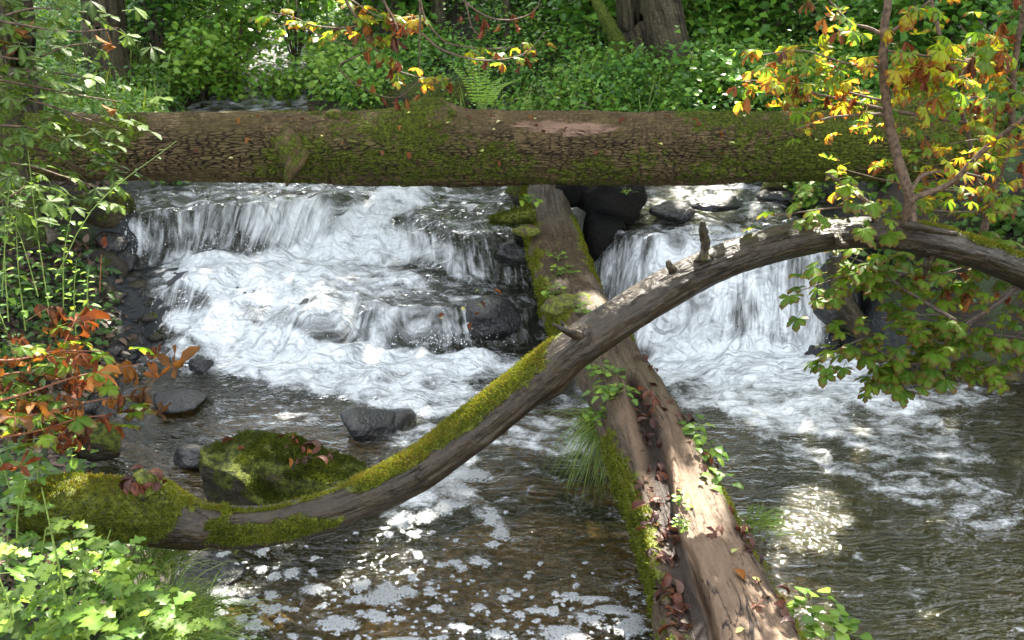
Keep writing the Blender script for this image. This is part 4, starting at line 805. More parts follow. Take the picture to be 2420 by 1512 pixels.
# ------------------------------------------------------------------ individual leaves
def leaflet(L, W, curl=.3, fold=.25, n=4, peak=.62, rollc=0., jag=0., seed=0):
    V, vein, tip = [], [], []; p = np.zeros(3); a = 0.
    for i in range(n + 1):
        t = i / n; w = W * (math.sin(math.pi * min(1, t ** (math.log(.5) / math.log(peak)))) ** .8 if 0 < t < 1 else .04)
        if jag and 0 < i < n: w *= 1 + jag * (1 if i % 2 else -1)
        tw = rollc * t; c_, s_ = math.cos(tw), math.sin(tw)
        up = np.array([0, math.sin(a), math.cos(a)])
        side = np.array([1., 0, 0]) * c_ + up * s_; nn = np.cross(side, np.array([0, math.cos(a), -math.sin(a)]))
        for sgn in (-1, 0, 1):
            V.append(p + side * sgn * w + (up * abs(sgn) * w * fold)); vein.append(1. if sgn == 0 else 0.); tip.append(t + (.12 if sgn else 0))
        a += curl / n; p = p + np.array([0, math.cos(a), -math.sin(a)]) * L / n
    F = []
    for i in range(n):
        b = i * 3; F += [[b, b + 1, b + 4, b + 3], [b + 1, b + 2, b + 5, b + 4]]
    return np.array(V), np.array(F), np.array(vein), np.array(tip)
def rotz(V, a): c, s = math.cos(a), math.sin(a); return V @ np.array([[c, s, 0], [-s, c, 0], [0, 0, 1]])
def rotx(V, a): c, s = math.cos(a), math.sin(a); return V @ np.array([[1, 0, 0], [0, c, s], [0, -s, c]])
def comp(leafs, pet, name, mat):
    Vs, Fs, ve, ti, o = [], [], [], [], 0
    for V, F, v, t in leafs: Vs.append(V); Fs.append(F + o); ve.append(v); ti.append(t); o += len(V)
    for a, b, r in pet:
        V, F = tube_simple([[*a, r], [*b, r * .7]], 2, 3, (0, 0, 1)); Vs.append(V); Fs.append(F + o); o += len(V); ve.append(np.ones(len(V))); ti.append(np.zeros(len(V)))
    return mesh_np(name, np.vstack(Vs), np.vstack(Fs), {'vein': np.concatenate(ve), 'tip': np.concatenate(ti)}, MAT[mat])
def palmate(name, mat, seed, k=5, L=.09, W=.022, curl=.5, fold=.25, droop=.2, rollv=0., pet=.06, n=4):
    rg = random.Random(seed); lf = []
    for i in range(k):
        f = (i - (k - 1) / 2) / ((k - 1) / 2); ang = f * R(105) + rg.uniform(-.12, .12); l = L * (1 - .35 * abs(f)) * rg.uniform(.85, 1.1)
        V, F, v, t = leaflet(l, W * rg.uniform(.8, 1.15) * (1 - .2 * abs(f)), curl * rg.uniform(.2, 2.), fold * rg.uniform(.6, 1.2), n, .64, rollv * rg.uniform(-1, 1), .08)
        V = rotx(V, -droop * rg.uniform(.3, 1.8)); V = rotz(V, -ang); V[:, 1] += pet; lf.append((V, F, v, t))
    return comp(lf, [((0, 0, 0), (0, pet, 0), .0016)], name, mat)
def pinnate(name, mat, seed, pairs=3, L=.05, W=.018, jag=.25, span=.16):
    rg = random.Random(seed); lf = []
    for i in range(pairs):
        for s in (-1, 1):
            V, F, v, t = leaflet(L * rg.uniform(.8, 1.1) * (1 - .15 * i), W * rg.uniform(.85, 1.1), rg.uniform(0, .7), .2, 5, .45, 0, jag)
            V = rotz(V, -s * R(rg.uniform(55, 72))); V[:, 1] += span * (.35 + .5 * i / pairs); lf.append((V, F, v, t))
    V, F, v, t = leaflet(L * 1.35, W * 1.35, .4, .2, 6, .45, 0, jag); V[:, 1] += span * .9; lf.append((V, F, v, t))
    return comp(lf, [((0, 0, 0), (0, span * .92, 0), .0014)], name, mat)
def single(name, mat, seed, L=.05, W=.02, curl=.5, fold=.2, rollc=0., peak=.45, jag=0., pet=.012, n=4):
    rg = random.Random(seed); V, F, v, t = leaflet(L, W, curl, fold, n, peak, rollc, jag); V[:, 1] += pet
    return comp([(V, F, v, t)], [((0, 0, 0), (0, pet, 0), .0012)], name, mat)
LM = {}
LM['turn'] = [palmate('leaf', 'leaf_turn', i, 5, .075, .0145, (.9, -.5, 1.3, .4, 1.6)[i], .55, .05, 1.6) for i in range(5)] + [palmate('leaf', 'leaf_dry', 9, 4, .08, .014, 1.3, .7, .7, 1.)]
LM['gold'] = [palmate('leaf', 'leaf_turn', 20 + i, 5, .09, .024, .5, .25, .2, .4) for i in range(4)] + [palmate('leaf', 'leaf_dry', 29, 5, .08, .016, 1.1, .6, .8, .8)]
LM['lower'] = [palmate('leaf', 'leaf_lower', 40 + i, 5, .075, .02, .35, .2, .15, .2) for i in range(4)]
LM['green'] = [palmate('leaf', 'leaf_green', 50 + i, 5, .075, .017, .4, .2, .2, .2) for i in range(3)] + [pinnate('leaf', 'leaf_green', 55 + i, 2, .05, .016, .1, .1) for i in range(2)]
LM['dry'] = [palmate('leaf', 'leaf_dry', 60 + i, 5, .13, .02, (1.4, -1.2, 1.9, .5)[i % 4], 1.1, .1, 2.8, .1, 6) for i in range(6)]
LM['dryhang'] = [palmate('leaf', 'leaf_dry', 70 + i, 5, .1, .016, .8, .9, 1.2, .8) for i in range(3)]
LM['fresh'] = [pinnate('leaf', 'leaf_fresh', 80 + i, 2, .05, .02, .38, .12) for i in range(3)] + [pinnate('leaf', 'leaf_green', 88, 2, .05, .02, .38, .12)] + [single('leaf', 'leaf_fresh', 85, .07, .028, .5, .2, 0, .4, .15)]
LM['nettle'] = [single('leaf', 'leaf_fresh', 90 + i, .04, .014, .5, .2, 0, .35, .15) for i in range(2)]
LM['round'] = [single('leaf', 'leaf_fresh', 95 + i, .026, .014, .3, .15, 0, .55) for i in range(2)]
LM['litter'] = [single('fallen_leaf', 'leaf_litter', 100 + i, .07, .017, 1.2 + .5 * (i % 3), .8, rollc=.7 * ((i % 3) - 1), peak=.55, n=5) for i in range(5)] + [palmate('fallen_leaf', 'leaf_litter', 106, 4, .06, .013, 1., .7, .1, 1., .01)]
LM['litter_red'] = [single('fallen_leaf', 'leaf_dry', 110 + i, .07, .018, 1.2, .7, rollc=.6, peak=.5, n=5) for i in range(2)]
LM['litter_pale'] = [single('fallen_leaf', 'leaf_pale', 115 + i, .04, .015, .5, .3, 0, .5) for i in range(2)]
def put(me, parent, pos, yaw, pitch=0., roll=0., s=1., name='leaf'):
    o = bpy.data.objects.new(name, me); COL.objects.link(o)
    mt = Matrix.Translation(Vector([float(c) for c in pos])) @ Matrix.Rotation(-yaw, 4, 'Z') @ Matrix.Rotation(pitch, 4, 'X') @ Matrix.Rotation(roll, 4, 'Y') @ Matrix.Scale(s, 4)
    if parent is not None:
        o.parent = parent; mt = parent.matrix_basis.inverted() @ mt
    o.matrix_basis = mt; return o      # yaw clockwise from +Y seen from above
def twig(parent, pts, r0, r1, mat='twig', n=None, name='twig', m=6):
    """pts: px, py, y"""
    k = len(pts); P = [[*at_y(px, py, y), r0 + (r1 - r0) * i / (k - 1)] for i, (px, py, y) in enumerate(pts)]
    n = n or max(6, k * 4); dx = abs(pts[-1][0] - pts[0][0]); dy = abs(pts[-1][1] - pts[0][1])
    V, F = tube_simple(P, n, m, (0, 1, 0)); V = V + (r0 * .35) * (np.stack([vn(V[:, 0] * 30, V[:, 1] * 30, V[:, 2] * 30, s) for s in (1, 2, 3)], 1) - .5)
    part(name, mesh_np(name, V, F, None, MAT[mat]), parent); return smooth_path(P, 40)
def leaves_on(parent, path, n, kind, t0=.1, t1=1., s=(.7, 1.15), pit=(-.5, .2), jit=.02, yaw=None, side=True):
    ms_ = LM[kind]
    for i in range(n):
        t = t0 + (t1 - t0) * (i + rnd(0, 1)) / n; k = min(int(t * 39), 38); p = path[k, :3]; d = path[k + 1, :3] - p
        base = math.atan2(d[0], d[1]) if yaw is None else yaw
        yw = base + (rnd(.3, 1.5) * (1 if i % 2 else -1) if side else rnd(-3.1, 3.1))
        put(ms_[RNG.integers(len(ms_))], parent, p + RNG.normal(size=3) * jit, yw, rnd(*pit), rnd(-.5, .5), rnd(*s))
# --- A: hanging autumn branch, centre top
hb = empty('hanging_branch', at_y(930, -60, 4.9), 'bare arching twigs with glowing yellow and orange leaves hanging in at the top centre', 'branch')
tw = []
for pts, r in (([(800, -60, 4.9), (817, 0, 4.9), (854, 61, 4.9), (871, 101, 4.9), (918, 145, 4.9), (949, 199, 4.9)], .008), ([(880, -60, 4.8), (905, 0, 4.85), (938, 64, 4.85), (942, 110, 4.85)], .010), ([(994, -60, 4.7), (993, 0, 4.7), (992, 80, 4.7), (991, 175, 4.7)], .008),
               ([(985, -40, 5), (993, 0, 5), (1006, 47, 5), (1047, 95, 5), (1084, 108, 5), (1141, 115, 5), (1222, 111, 5), (1242, 98, 5)], .006), ([(996, 78, 4.8), (1040, 115, 4.8), (1107, 138, 4.8), (1175, 142, 4.8), (1242, 125, 4.85), (1290, 74, 4.9)], .006),
               ([(1080, -40, 5.1), (1094, 0, 5.1), (1141, 34, 5.1), (1182, 47, 5.1), (1225, 44, 5.1), (1262, 27, 5.1), (1276, 0, 5.1), (1285, -50, 5.1)], .006), ([(1090, -40, 5), (1104, 20, 5), (1114, 61, 5), (1134, 88, 5)], .005), ([(854, 61, 4.9), (803, 66, 4.85), (740, 60, 4.8), (690, 40, 4.75), (640, 30, 4.7)], .005),
               ([(918, 160, 4.9), (980, 180, 4.9), (1060, 190, 4.9)], .005), ([(760, -40, 5.), (830, 0, 5.), (900, 40, 4.95), (1000, 40, 4.9)], .005), ([(850, 130, 5.2), (800, 160, 5.2), (870, 215, 5.2), (940, 230, 5.2), (990, 190, 5.2)], .004), ([(720, -50, 5.6), (700, 0, 5.6), (730, 70, 5.6), (860, 120, 5.6)], .004)):
    tw.append(twig(hb, pts, r, .002))
leaves_on(hb, tw[7], 20, 'gold', 0, 1, (.55, .85)); leaves_on(hb, tw[9], 20, 'gold', .3, 1, (.55, .9)); leaves_on(hb, tw[0], 14, 'gold', .25, .8, (.55, .85)); leaves_on(hb, tw[0], 5, 'dryhang', .5, .9, (.6, .9)); leaves_on(hb, tw[1], 5, 'dryhang', .5, 1, (.7, 1))
leaves_on(hb, tw[8], 9, 'gold', .1, 1, (.5, .8)); leaves_on(hb, tw[10], 7, 'dryhang', .4, 1, (.5, .7)); leaves_on(hb, tw[3], 6, 'gold', .55, 1, (.5, .7)); leaves_on(hb, tw[4], 8, 'gold', .3, 1, (.5, .75)); leaves_on(hb, tw[4], 5, 'dryhang', .4, .9, (.4, .7)); leaves_on(hb, tw[5], 6, 'dryhang', .1, .8, (.4, .6)); leaves_on(hb, tw[6], 3, 'dryhang', .5, 1, (.5, .7))
# --- B: shoots growing from the arched trunk on the right, with their turning leaves
tw = []
for pts, r0, r1 in (([(2155, 545, 3.75), (2150, 470, 3.78), (2110, 330, 3.8), (2090, 200, 3.8), (2088, 100, 3.8), (2098, 0, 3.8), (2100, -80, 3.8)], .022, .013), ([(2130, 545, 3.76), (2155, 475, 3.7), (2250, 430, 3.65), (2330, 350, 3.6), (2420, 280, 3.55), (2480, 240, 3.5)], .013, .008), ([(2152, 450, 3.8), (2180, 415, 3.85), (2240, 405, 3.9), (2330, 420, 3.95)], .010, .004),
                    ([(2097, 270, 3.8), (2040, 272, 3.78), (1960, 278, 3.75), (1887, 305, 3.72)], .007, .002), ([(2090, 84, 3.8), (2050, 65, 3.8), (2005, 51, 3.78), (1950, -10, 3.75)], .008, .003), ([(2098, 80, 3.8), (2150, 45, 3.75), (2210, -10, 3.7)], .008, .004), ([(2068, 530, 3.75), (2060, 490, 3.7), (2010, 450, 3.68), (1955, 410, 3.66)], .014, .005), ([(2090, 160, 3.8), (2000, 150, 3.75), (1900, 120, 3.7), (1800, 130, 3.65)], .005, .002),
                    ([(2092, 240, 3.8), (1990, 215, 3.85), (1880, 195, 3.9), (1760, 190, 3.9)], .005, .002), ([(2090, 120, 3.8), (2170, 130, 3.7), (2250, 140, 3.65), (2350, 160, 3.6)], .005, .002), ([(2092, 220, 3.8), (2180, 200, 3.8), (2280, 180, 3.75)], .005, .002), ([(2060, 500, 3.72), (1990, 490, 3.65), (1900, 500, 3.6), (1830, 510, 3.6)], .005, .002)):
    tw.append(twig(arch, pts, r0, r1, name='shoot' if r0 > .015 else 'twig', m=8))
leaves_on(arch, tw[4], 12, 'turn', .2, 1, (.75, 1.1)); leaves_on(arch, tw[5], 9, 'turn', .1, 1, (.75, 1.1)); leaves_on(arch, tw[7], 34, 'turn', .1, 1, (.6, 1.)); leaves_on(arch, tw[8], 34, 'turn', .1, 1, (.6, 1.), jit=.04); leaves_on(arch, tw[9], 30, 'turn', .05, 1, (.7, 1.1), jit=.05); leaves_on(arch, tw[10], 26, 'turn', .05, 1, (.7, 1.1), jit=.05)
leaves_on(arch, tw[3], 4, 'turn', .7, 1, (.4, .6)); leaves_on(arch, tw[1], 22, 'turn', .3, 1, (.6, 1.), jit=.06); leaves_on(arch, tw[2], 14, 'turn', .1, 1, (.6, 1.), jit=.05); leaves_on(arch, tw[11], 18, 'lower', .0, 1, (.6, 1.), jit=.05); leaves_on(arch, tw[6], 16, 'lower', .2, 1, (.6, 1.), jit=.06); leaves_on(arch, tw[9], 8, 'dryhang', .1, 1, (.6, .9)); leaves_on(arch, tw[8], 6, 'dryhang', .1, .8, (.5, .8))
# sapling behind
sp = empty('sapling', at_y(2330, 560, 4.5), 'slender leafy sapling behind the arched trunk at the right edge', 'sapling'); tw = []
for pts, r0, r1 in (([(2310, 620, 4.5), (2340, 480, 4.5), (2385, 330, 4.45), (2400, 130, 4.4), (2440, -60, 4.3)], .02, .012), ([(2330, 520, 4.6), (2290, 330, 4.6), (2240, 160, 4.6), (2200, 0, 4.6), (2190, -60, 4.6)], .012, .008), ([(2285, 290, 4.6), (2113, 262, 4.55), (2012, 240, 4.5), (1911, 216, 4.45), (1826, 178, 4.4)], .010, .003),
                    ([(2390, 250, 4.4), (2300, 230, 4.3), (2200, 260, 4.2), (2150, 280, 4.2)], .006, .002), ([(2350, 460, 4.5), (2250, 450, 4.4), (2150, 440, 4.3), (1990, 400, 4.2)], .006, .002), ([(2395, 200, 4.4), (2330, 130, 4.4), (2270, 60, 4.4)], .006, .002), ([(2340, 500, 4.5), (2240, 500, 4.3), (2120, 480, 4.25)], .005, .002), ([(2400, 360, 4.4), (2330, 330, 4.3), (2240, 340, 4.2)], .005, .002)):
    tw.append(twig(sp, pts, r0, r1, name='stem' if r0 > .01 else 'twig', m=8))
leaves_on(sp, tw[2], 44, 'turn', .1, 1, (.6, .95), jit=.07); leaves_on(sp, tw[3], 34, 'turn', 0, 1, (.6, 1), jit=.08); leaves_on(sp, tw[4], 32, 'turn', 0, 1, (.6, 1), jit=.07); leaves_on(sp, tw[5], 30, 'turn', 0, 1, (.6, 1), jit=.08); leaves_on(sp, tw[6], 24, 'lower', 0, 1, (.6, 1), jit=.08); leaves_on(sp, tw[7], 34, 'turn', 0, 1, (.6, 1), jit=.08); leaves_on(sp, tw[0], 20, 'lower', .1, .9, (.6, 1), jit=.12); leaves_on(sp, tw[0], 12, 'dryhang', .3, 1, (.6, 1), jit=.08)
# --- C: leafy branch hanging low over the right pool
lb = empty('low_branch', at_y(2460, 640, 3.9), 'green leafy branch low over the pool below the arched trunk', 'branch'); tw = []
for pts, r0, r1 in (([(2480, 640, 3.95), (2420, 663, 3.95), (2366, 710, 3.95), (2275, 771, 3.95), (2215, 835, 3.9), (2164, 860, 3.9), (2097, 842, 3.9), (2046, 798, 3.9)], .013, .004), ([(2275, 768, 3.95), (2147, 690, 4.), (2073, 636, 4.05), (1990, 600, 4.1)], .009, .003), ([(2228, 845, 3.9), (2235, 880, 3.88), (2242, 913, 3.86)], .005, .002), ([(2450, 760, 4.), (2387, 805, 4.), (2350, 852, 3.95), (2279, 886, 3.9)], .006, .003),
                    ([(2046, 798, 3.9), (1990, 820, 3.85), (1930, 850, 3.8)], .004, .0015), ([(2164, 860, 3.9), (2110, 890, 3.85), (2060, 915, 3.8)], .004, .0015), ([(2240, 742, 5.2), (2150, 745, 5.1), (2082, 751, 5.)], .006, .003), ([(2170, 642, 4.8), (2080, 655, 4.8), (2000, 650, 4.8)], .004, .002), ([(2460, 600, 4.1), (2330, 620, 4.1), (2200, 650, 4.1), (2050, 640, 4.1), (1880, 690, 4.)], .007, .002),
                    ([(2430, 800, 4.), (2330, 790, 3.95), (2230, 790, 3.9), (2130, 780, 3.85)], .005, .002), ([(2450, 700, 4.1), (2340, 690, 4.1), (2240, 680, 4.1)], .005, .002), ([(2400, 680, 4.4), (2300, 760, 4.4), (2200, 850, 4.4)], .013, .01), ([(2215, 835, 3.9), (2130, 900, 3.85), (2160, 930, 3.8)], .003, .0015)):
    tw.append(twig(lb, pts, r0, r1, 'twig_dark', m=8))
leaves_on(lb, tw[8], 58, 'lower', .15, 1, (.75, 1.2), jit=.05); leaves_on(lb, tw[1], 34, 'lower', .1, 1, (.75, 1.2), jit=.05); leaves_on(lb, tw[4], 16, 'lower', .0, 1, (.6, 1.), (-.6, .1)); leaves_on(lb, tw[5], 14, 'lower', .2, 1, (.6, 1.), (-.6, .1)); leaves_on(lb, tw[0], 60, 'lower', .4, 1, (.7, 1.15), jit=.05); leaves_on(lb, tw[9], 36, 'lower', 0, 1, (.65, 1.05), jit=.05); leaves_on(lb, tw[3], 26, 'lower', .3, 1, (.7, 1.1), jit=.05); leaves_on(lb, tw[10], 26, 'lower', 0, 1, (.65, 1.05), jit=.07); leaves_on(lb, tw[12], 12, 'lower', .2, 1, (.6, .9), jit=.04); leaves_on(lb, tw[10], 6, 'dryhang', 0, 1, (.6, 1)); leaves_on(lb, tw[8], 8, 'dryhang', .1, .7, (.5, .9)); leaves_on(lb, tw[2], 5, 'lower', .2, 1, (.5, .8))
# --- D: green foliage at the upper left
gb = empty('left_bush', at_y(-40, 460, 4.), 'dark green compound leaved bush filling the upper left corner over the log end', 'bush'); tw = []
for k, pts in enumerate(([(-60, 40, 3.9), (60, 60, 3.95), (170, 75, 4.), (280, 66, 4.)], [(-60, 120, 3.9), (60, 140, 3.95), (160, 110, 4.), (220, 100, 4.)], [(-60, 180, 3.8), (60, 200, 3.9), (160, 220, 3.95), (280, 240, 4.)], [(-60, 240, 3.8), (80, 240, 3.9), (200, 280, 3.95), (310, 310, 4.)], [(-60, 300, 3.7), (60, 300, 3.8), (160, 340, 3.85), (250, 370, 3.9)],
                         [(-60, 380, 3.6), (60, 390, 3.7), (160, 420, 3.75), (260, 450, 3.8)], [(-60, 440, 3.5), (60, 460, 3.6), (120, 500, 3.7)], [(-60, 60, 4.2), (80, 20, 4.3), (200, 30, 4.3)], [(-60, 340, 3.9), (80, 350, 4.), (200, 400, 4.1), (300, 420, 4.2)], [(-60, 200, 4.2), (60, 170, 4.3), (180, 180, 4.3), (240, 200, 4.3)], [(-60, 520, 3.3), (0, 480, 3.3), (60, 440, 3.4)])):
    p = twig(gb, pts, .006, .002); leaves_on(gb, p, 20, 'green', .05, 1, (.6, 1.), (-.55, .25), .06)
for px, py, s in ((252, 95, .8), (265, 260, .6), (30, 100, .8), (40, 60, .8)): put(LM['dryhang'][0], gb, at_y(px, py - 20, 3.95), rnd(0, 6), -1.2, 0, s)
# --- E: withered branch and weeds, middle left
db = empty('withered_branch', at_y(-40, 900, 3.), 'low branch of big curled red brown leaves reaching in from the left edge', 'branch'); tw = []
for pts in ([(-60, 960, 2.9), (60, 930, 3.), (180, 890, 3.1), (330, 860, 3.2)], [(-60, 850, 3.), (40, 850, 3.05), (130, 830, 3.1), (240, 830, 3.15)], [(-60, 1000, 2.9), (80, 980, 2.95), (200, 950, 3.05), (340, 930, 3.15)], [(-60, 1040, 2.85), (80, 1020, 2.9), (180, 990, 3.), (260, 980, 3.05)], [(-60, 900, 3.1), (60, 880, 3.15), (150, 900, 3.2)]):
    tw.append(twig(db, pts, .005, .002, 'stem_red'))
for i, p in enumerate(tw): leaves_on(db, p, (15, 13, 16, 14, 12)[i], 'dry', .0, 1, (.35, .8), (-.7, .5), .05)
for p in tw: leaves_on(db, p, 9, 'lower', .0, 1, (.6, 1.1), (-.4, .3), .06)
put(LM['dry'][0], db, at_y(150, 815, 3.05), 0, .35, 0, 1.15); put(LM['dry'][1], db, at_y(350, 905, 3.2), .9, .3, .3, 1.); put(LM['dry'][2], db, at_y(60, 760, 3.1), .5, .2, 0, .9)
rd = empty('dry_leaf_stalk', at_y(236, 690, 4.2), 'single rusty leaf on a thin upright stalk in front of the upper bank', 'plant'); twig(rd, [(236, 690, 4.2), (238, 640, 4.2), (240, 600, 4.2)], .003, .002, 'stem_red'); put(LM['dryhang'][1], rd, at_y(240, 545, 4.2), .3, -1., 0, .6)
def weed(px, py, y, h, label, kind='nettle', n=12, lean=(0, 0), s=(.7, 1.2), stem='stem_green', group=None, name='weed', r=.0022):
    b = at_y(px, py, y); tp = b + np.array([lean[0], lean[1], h]); root = empty(name, b, label, 'plant', group)
    P = np.array([[*b, r], [*((b + tp) / 2 + [lean[0] * -.12, 0, h * .05]), r * .8], [*tp, r * .4]]); V, F = tube_simple(P, 8, 5, (0, 1, 0)); part('stem', mesh_np('stem', V, F, None, MAT[stem]), root)
    path = smooth_path(P, 40)
    for i in range(n):
        t = .15 + .85 * i / n; p = path[min(int(t * 39), 38), :3]; put(LM[kind][RNG.integers(len(LM[kind]))], root, p, i * 2.4 + rnd(-.3, .3), rnd(-.5, .5), 0, rnd(*s) * (1.1 - .4 * t))
    return root
where = ['under the left bush', 'beside the tan slab', 'leaning over the dark angular block', 'behind the withered branch', 'at the left edge', 'rising from the slope of the left bank', 'in front of the brown mossy boulder', 'closest to the waterfall', 'above the withered leaves', 'next to the rusty leaf stalk']
for i, (px, py, h, lx) in enumerate([(20, 760, .5, .1), (60, 780, .45, .05), (120, 760, .62, .03), (150, 740, .4, .1), (5, 700, .4, .15), (90, 700, .35, -.05), (180, 800, .3, .05), (130, 660, .5, .5), (40, 860, .3, -.05), (210, 760, .2, .03)]):
    weed(px, py, 3.25 + .05 * (i % 4), h, 'thin upright green weed ' + where[i], n=16, lean=(lx, 0), s=(.5, .95))
# --- F: foreground plants at the bottom left
nm = ['lowest in the bottom left corner', 'just below the mossy foot of the arched trunk', 'beside the grass tuft', 'nearest the water', 'against the left edge', 'between the two brightest leaves', 'behind the front row', 'at the foot of the withered branch', 'with a long bare stalk crossing the others', 'in the shade of the trunk', 'in front of the mossy trunk end', 'halfway along the bank', 'under the hanging dry leaves', 'close to the bottom edge']
for i, (px, py, y, h) in enumerate([(60, 1560, 2.3, .3), (200, 1430, 2.55, .24), (330, 1540, 2.4, .16), (400, 1530, 2.45, .12), (10, 1450, 2.4, .3), (150, 1540, 2.35, .22), (100, 1400, 2.65, .24), (40, 1290, 2.8, .25), (175, 1512, 2.3, .5), (280, 1400, 2.75, .14), (240, 1380, 2.6, .2), (300, 1470, 2.5, .16), (30, 1180, 2.9, .25), (230, 1580, 2.3, .18)]):
    weed(px, py, y, h, 'broad leaved bright green plant ' + nm[i], 'fresh', 8, (rnd(-.03, .08), 0), (.65, 1.2), name='leafy_plant', r=.004)
for i, (px, py, y) in enumerate([(300, 1380, 2.75), (350, 1400, 2.75), (120, 1490, 2.4), (390, 1460, 2.6), (250, 1500, 2.45), (20, 1340, 2.6), (60, 1080, 3.), (130, 1060, 3.1), (20, 1000, 3.), (90, 1140, 2.9), (170, 1090, 3.1)]):
    weed(px, py, y, .12, 'low small leaved herb ' + ['by the grass tuft', 'at the water edge', 'in the corner clump', 'in front of the grass tuft', 'amid the bright leaves', 'below the trunk foot', 'beneath the withered branch', 'under the tip of the withered branch', 'at the left edge under dry leaves', 'behind the mossy trunk end', 'on the mossy stone'][i], 'nettle', 14, (.02, 0), (.7, 1.2), name='herb')
def grass_tuft(c, label, n, L, dirv, spread, W=.0022, name='grass_tuft'):
    root = empty(name, c, label, 'grass'); parts = []
    B = np.array(c) + RNG.normal(size=(n, 3)) * [.05 * spread, .05 * spread, .01]; A_ = unit(np.array(dirv) + RNG.normal(size=(n, 3)) * .35); l = rnd(.5, 1.1, n) * L; side = unit(np.cross(A_, rdir(n))); segs = []
    for k in range(5):
        t = k / 4; p = B + A_ * (l * t)[:, None] + np.array([0, 0, -1]) * (l * t ** 2.2 * .55)[:, None]; w = W * (1 - t * .92); segs += [p - side * w, p + side * w]
    V = np.stack(segs, 1).reshape(-1, 3); T_ = np.concatenate([[[2 * k, 2 * k + 1, 2 * k + 3], [2 * k, 2 * k + 3, 2 * k + 2]] for k in range(4)]); F = (T_[None] + (np.arange(n) * 10)[:, None, None]).reshape(-1, 3)
    stuff('blades', (V, F, np.repeat(rnd(0, 1, n), 10)), MAT['grass'], root); return root
grass_tuft(at_y(400, 1470, 2.75), 'fine grass tuft spilling over the bank at the bottom left pool edge', 700, .3, (.5, -.1, .6), 1.3)
grass_tuft(at_y(360, 1340, 3.0), 'smaller grass tuft behind the spilling one near the grey slab', 350, .2, (.3, 0, .8), 1.1)
grass_tuft(at_y(430, 1540, 2.6), 'grass tuft at the very bottom beside the foam', 500, .22, (.5, -.1, .5), 1.2)
grass_tuft(at_z(1440, 985, .3), 'long drooping grass hanging from the left side of the crossing log', 420, .32, (-.25, -.35, -.1), .9)
grass_tuft(at_z(1790, 1230, .15), 'short grass fringe on the right side of the crossing log', 200, .1, (.5, 0, .4), 1.)
def surf(Vg, px, py):
    """the point of a trunk's surface that shows at a pixel, nearest to the eye"""
    X, Y = proj(Vg[..., 0], Vg[..., 1], Vg[..., 2]); d = np.hypot(X - px, Y - py) + 400 * np.maximum(0, (Vg[..., 1] - Vg[..., 1].min()) * 0); k = np.where(d < d.min() + 6); i = np.argmin(Vg[k][:, 1] ** 2 + (Vg[k][:, 2] - CH) ** 2); return Vg[k][i]
# --- G: small plants on the crossing log
def clump(px, py, z, n, rad, label, kind='round', s=(.8, 1.4), hgt=.04):
    c = surf(CRV, px, py) if z < .85 and px < 1900 else at_z(px, py, z); root = empty('log_plant', c, label, 'plant')
    V, F = join([tube_simple([[*c, .0015], [*(c + [rnd(-rad, rad) * .7, rnd(-rad, rad) * .7, hgt * rnd(.5, 1)]), .001]], 3, 3, (0, 1, 0)) for _ in range(8)]); part('stems', mesh_np('stems', V, F, None, MAT['stem_green']), root)
    for i in range(n): put(LM[kind][i % len(LM[kind])], root, c + np.array([rnd(-rad, rad), rnd(-rad, rad), rnd(.2, 1) * hgt]), rnd(0, 6.28), rnd(-.4, .3), rnd(-.3, .3), rnd(*s))
clump(1420, 880, .47, 28, .07, 'upper cluster of round leaves on the left flank of the crossing log'); clump(1440, 930, .42, 34, .08, 'dense leafy clump left of the log hollow', 'nettle'); clump(1415, 985, .32, 26, .06, 'leaf clump just above the drooping grass')
clump(1330, 640, .7, 16, .05, 'round leaved sprig high on the crossing log', s=(.9, 1.5)); clump(1310, 690, .62, 14, .06, 'sprig of round leaves above the mossy burl', s=(.9, 1.5)); clump(1380, 735, .58, 10, .04, 'tiny sprig where the two trunks cross'); clump(1320, 610, .72, 8, .03, 'topmost pair of round leaves on the crossing log')
clump(1650, 1005, .25, 20, .05, 'small green plant on the right edge of the crossing log', 'nettle'); clump(1700, 1040, .2, 22, .06, 'larger green plant hanging off the right edge of the log', 'nettle'); clump(1745, 1100, .15, 14, .05, 'light green sprig dangling by the right edge of the log', 'nettle'); clump(1608, 1190, .3, 26, .03, 'tiny leaved clump growing in the middle split of the log', s=(.5, .8)); clump(1615, 1240, .28, 22, .03, 'lower tiny leaved clump in the middle split of the log', s=(.5, .8))
clump(1930, 1470, .12, 24, .1, 'green plant by the right edge of the log at the bottom', 'round', (1.3, 2.2)); clump(1960, 1500, .1, 16, .08, 'broad leaved plant at the bottom right of the log', 'round', (1.4, 2.4)); clump(1250, 480, .9, 14, .05, 'leafy sprig where the crossing log meets the big log', 'nettle'); clump(1480, 460, .9, 6, .04, 'faint sprig under the big log', 'round')
clump(450, 320, 1.2, 1, .01, 'tiny shoot on the face of the big log at left', 'round')
fern = empty('fern', at_y(1140, 262, 7.2), 'light green fern standing just behind the big log', 'fern')
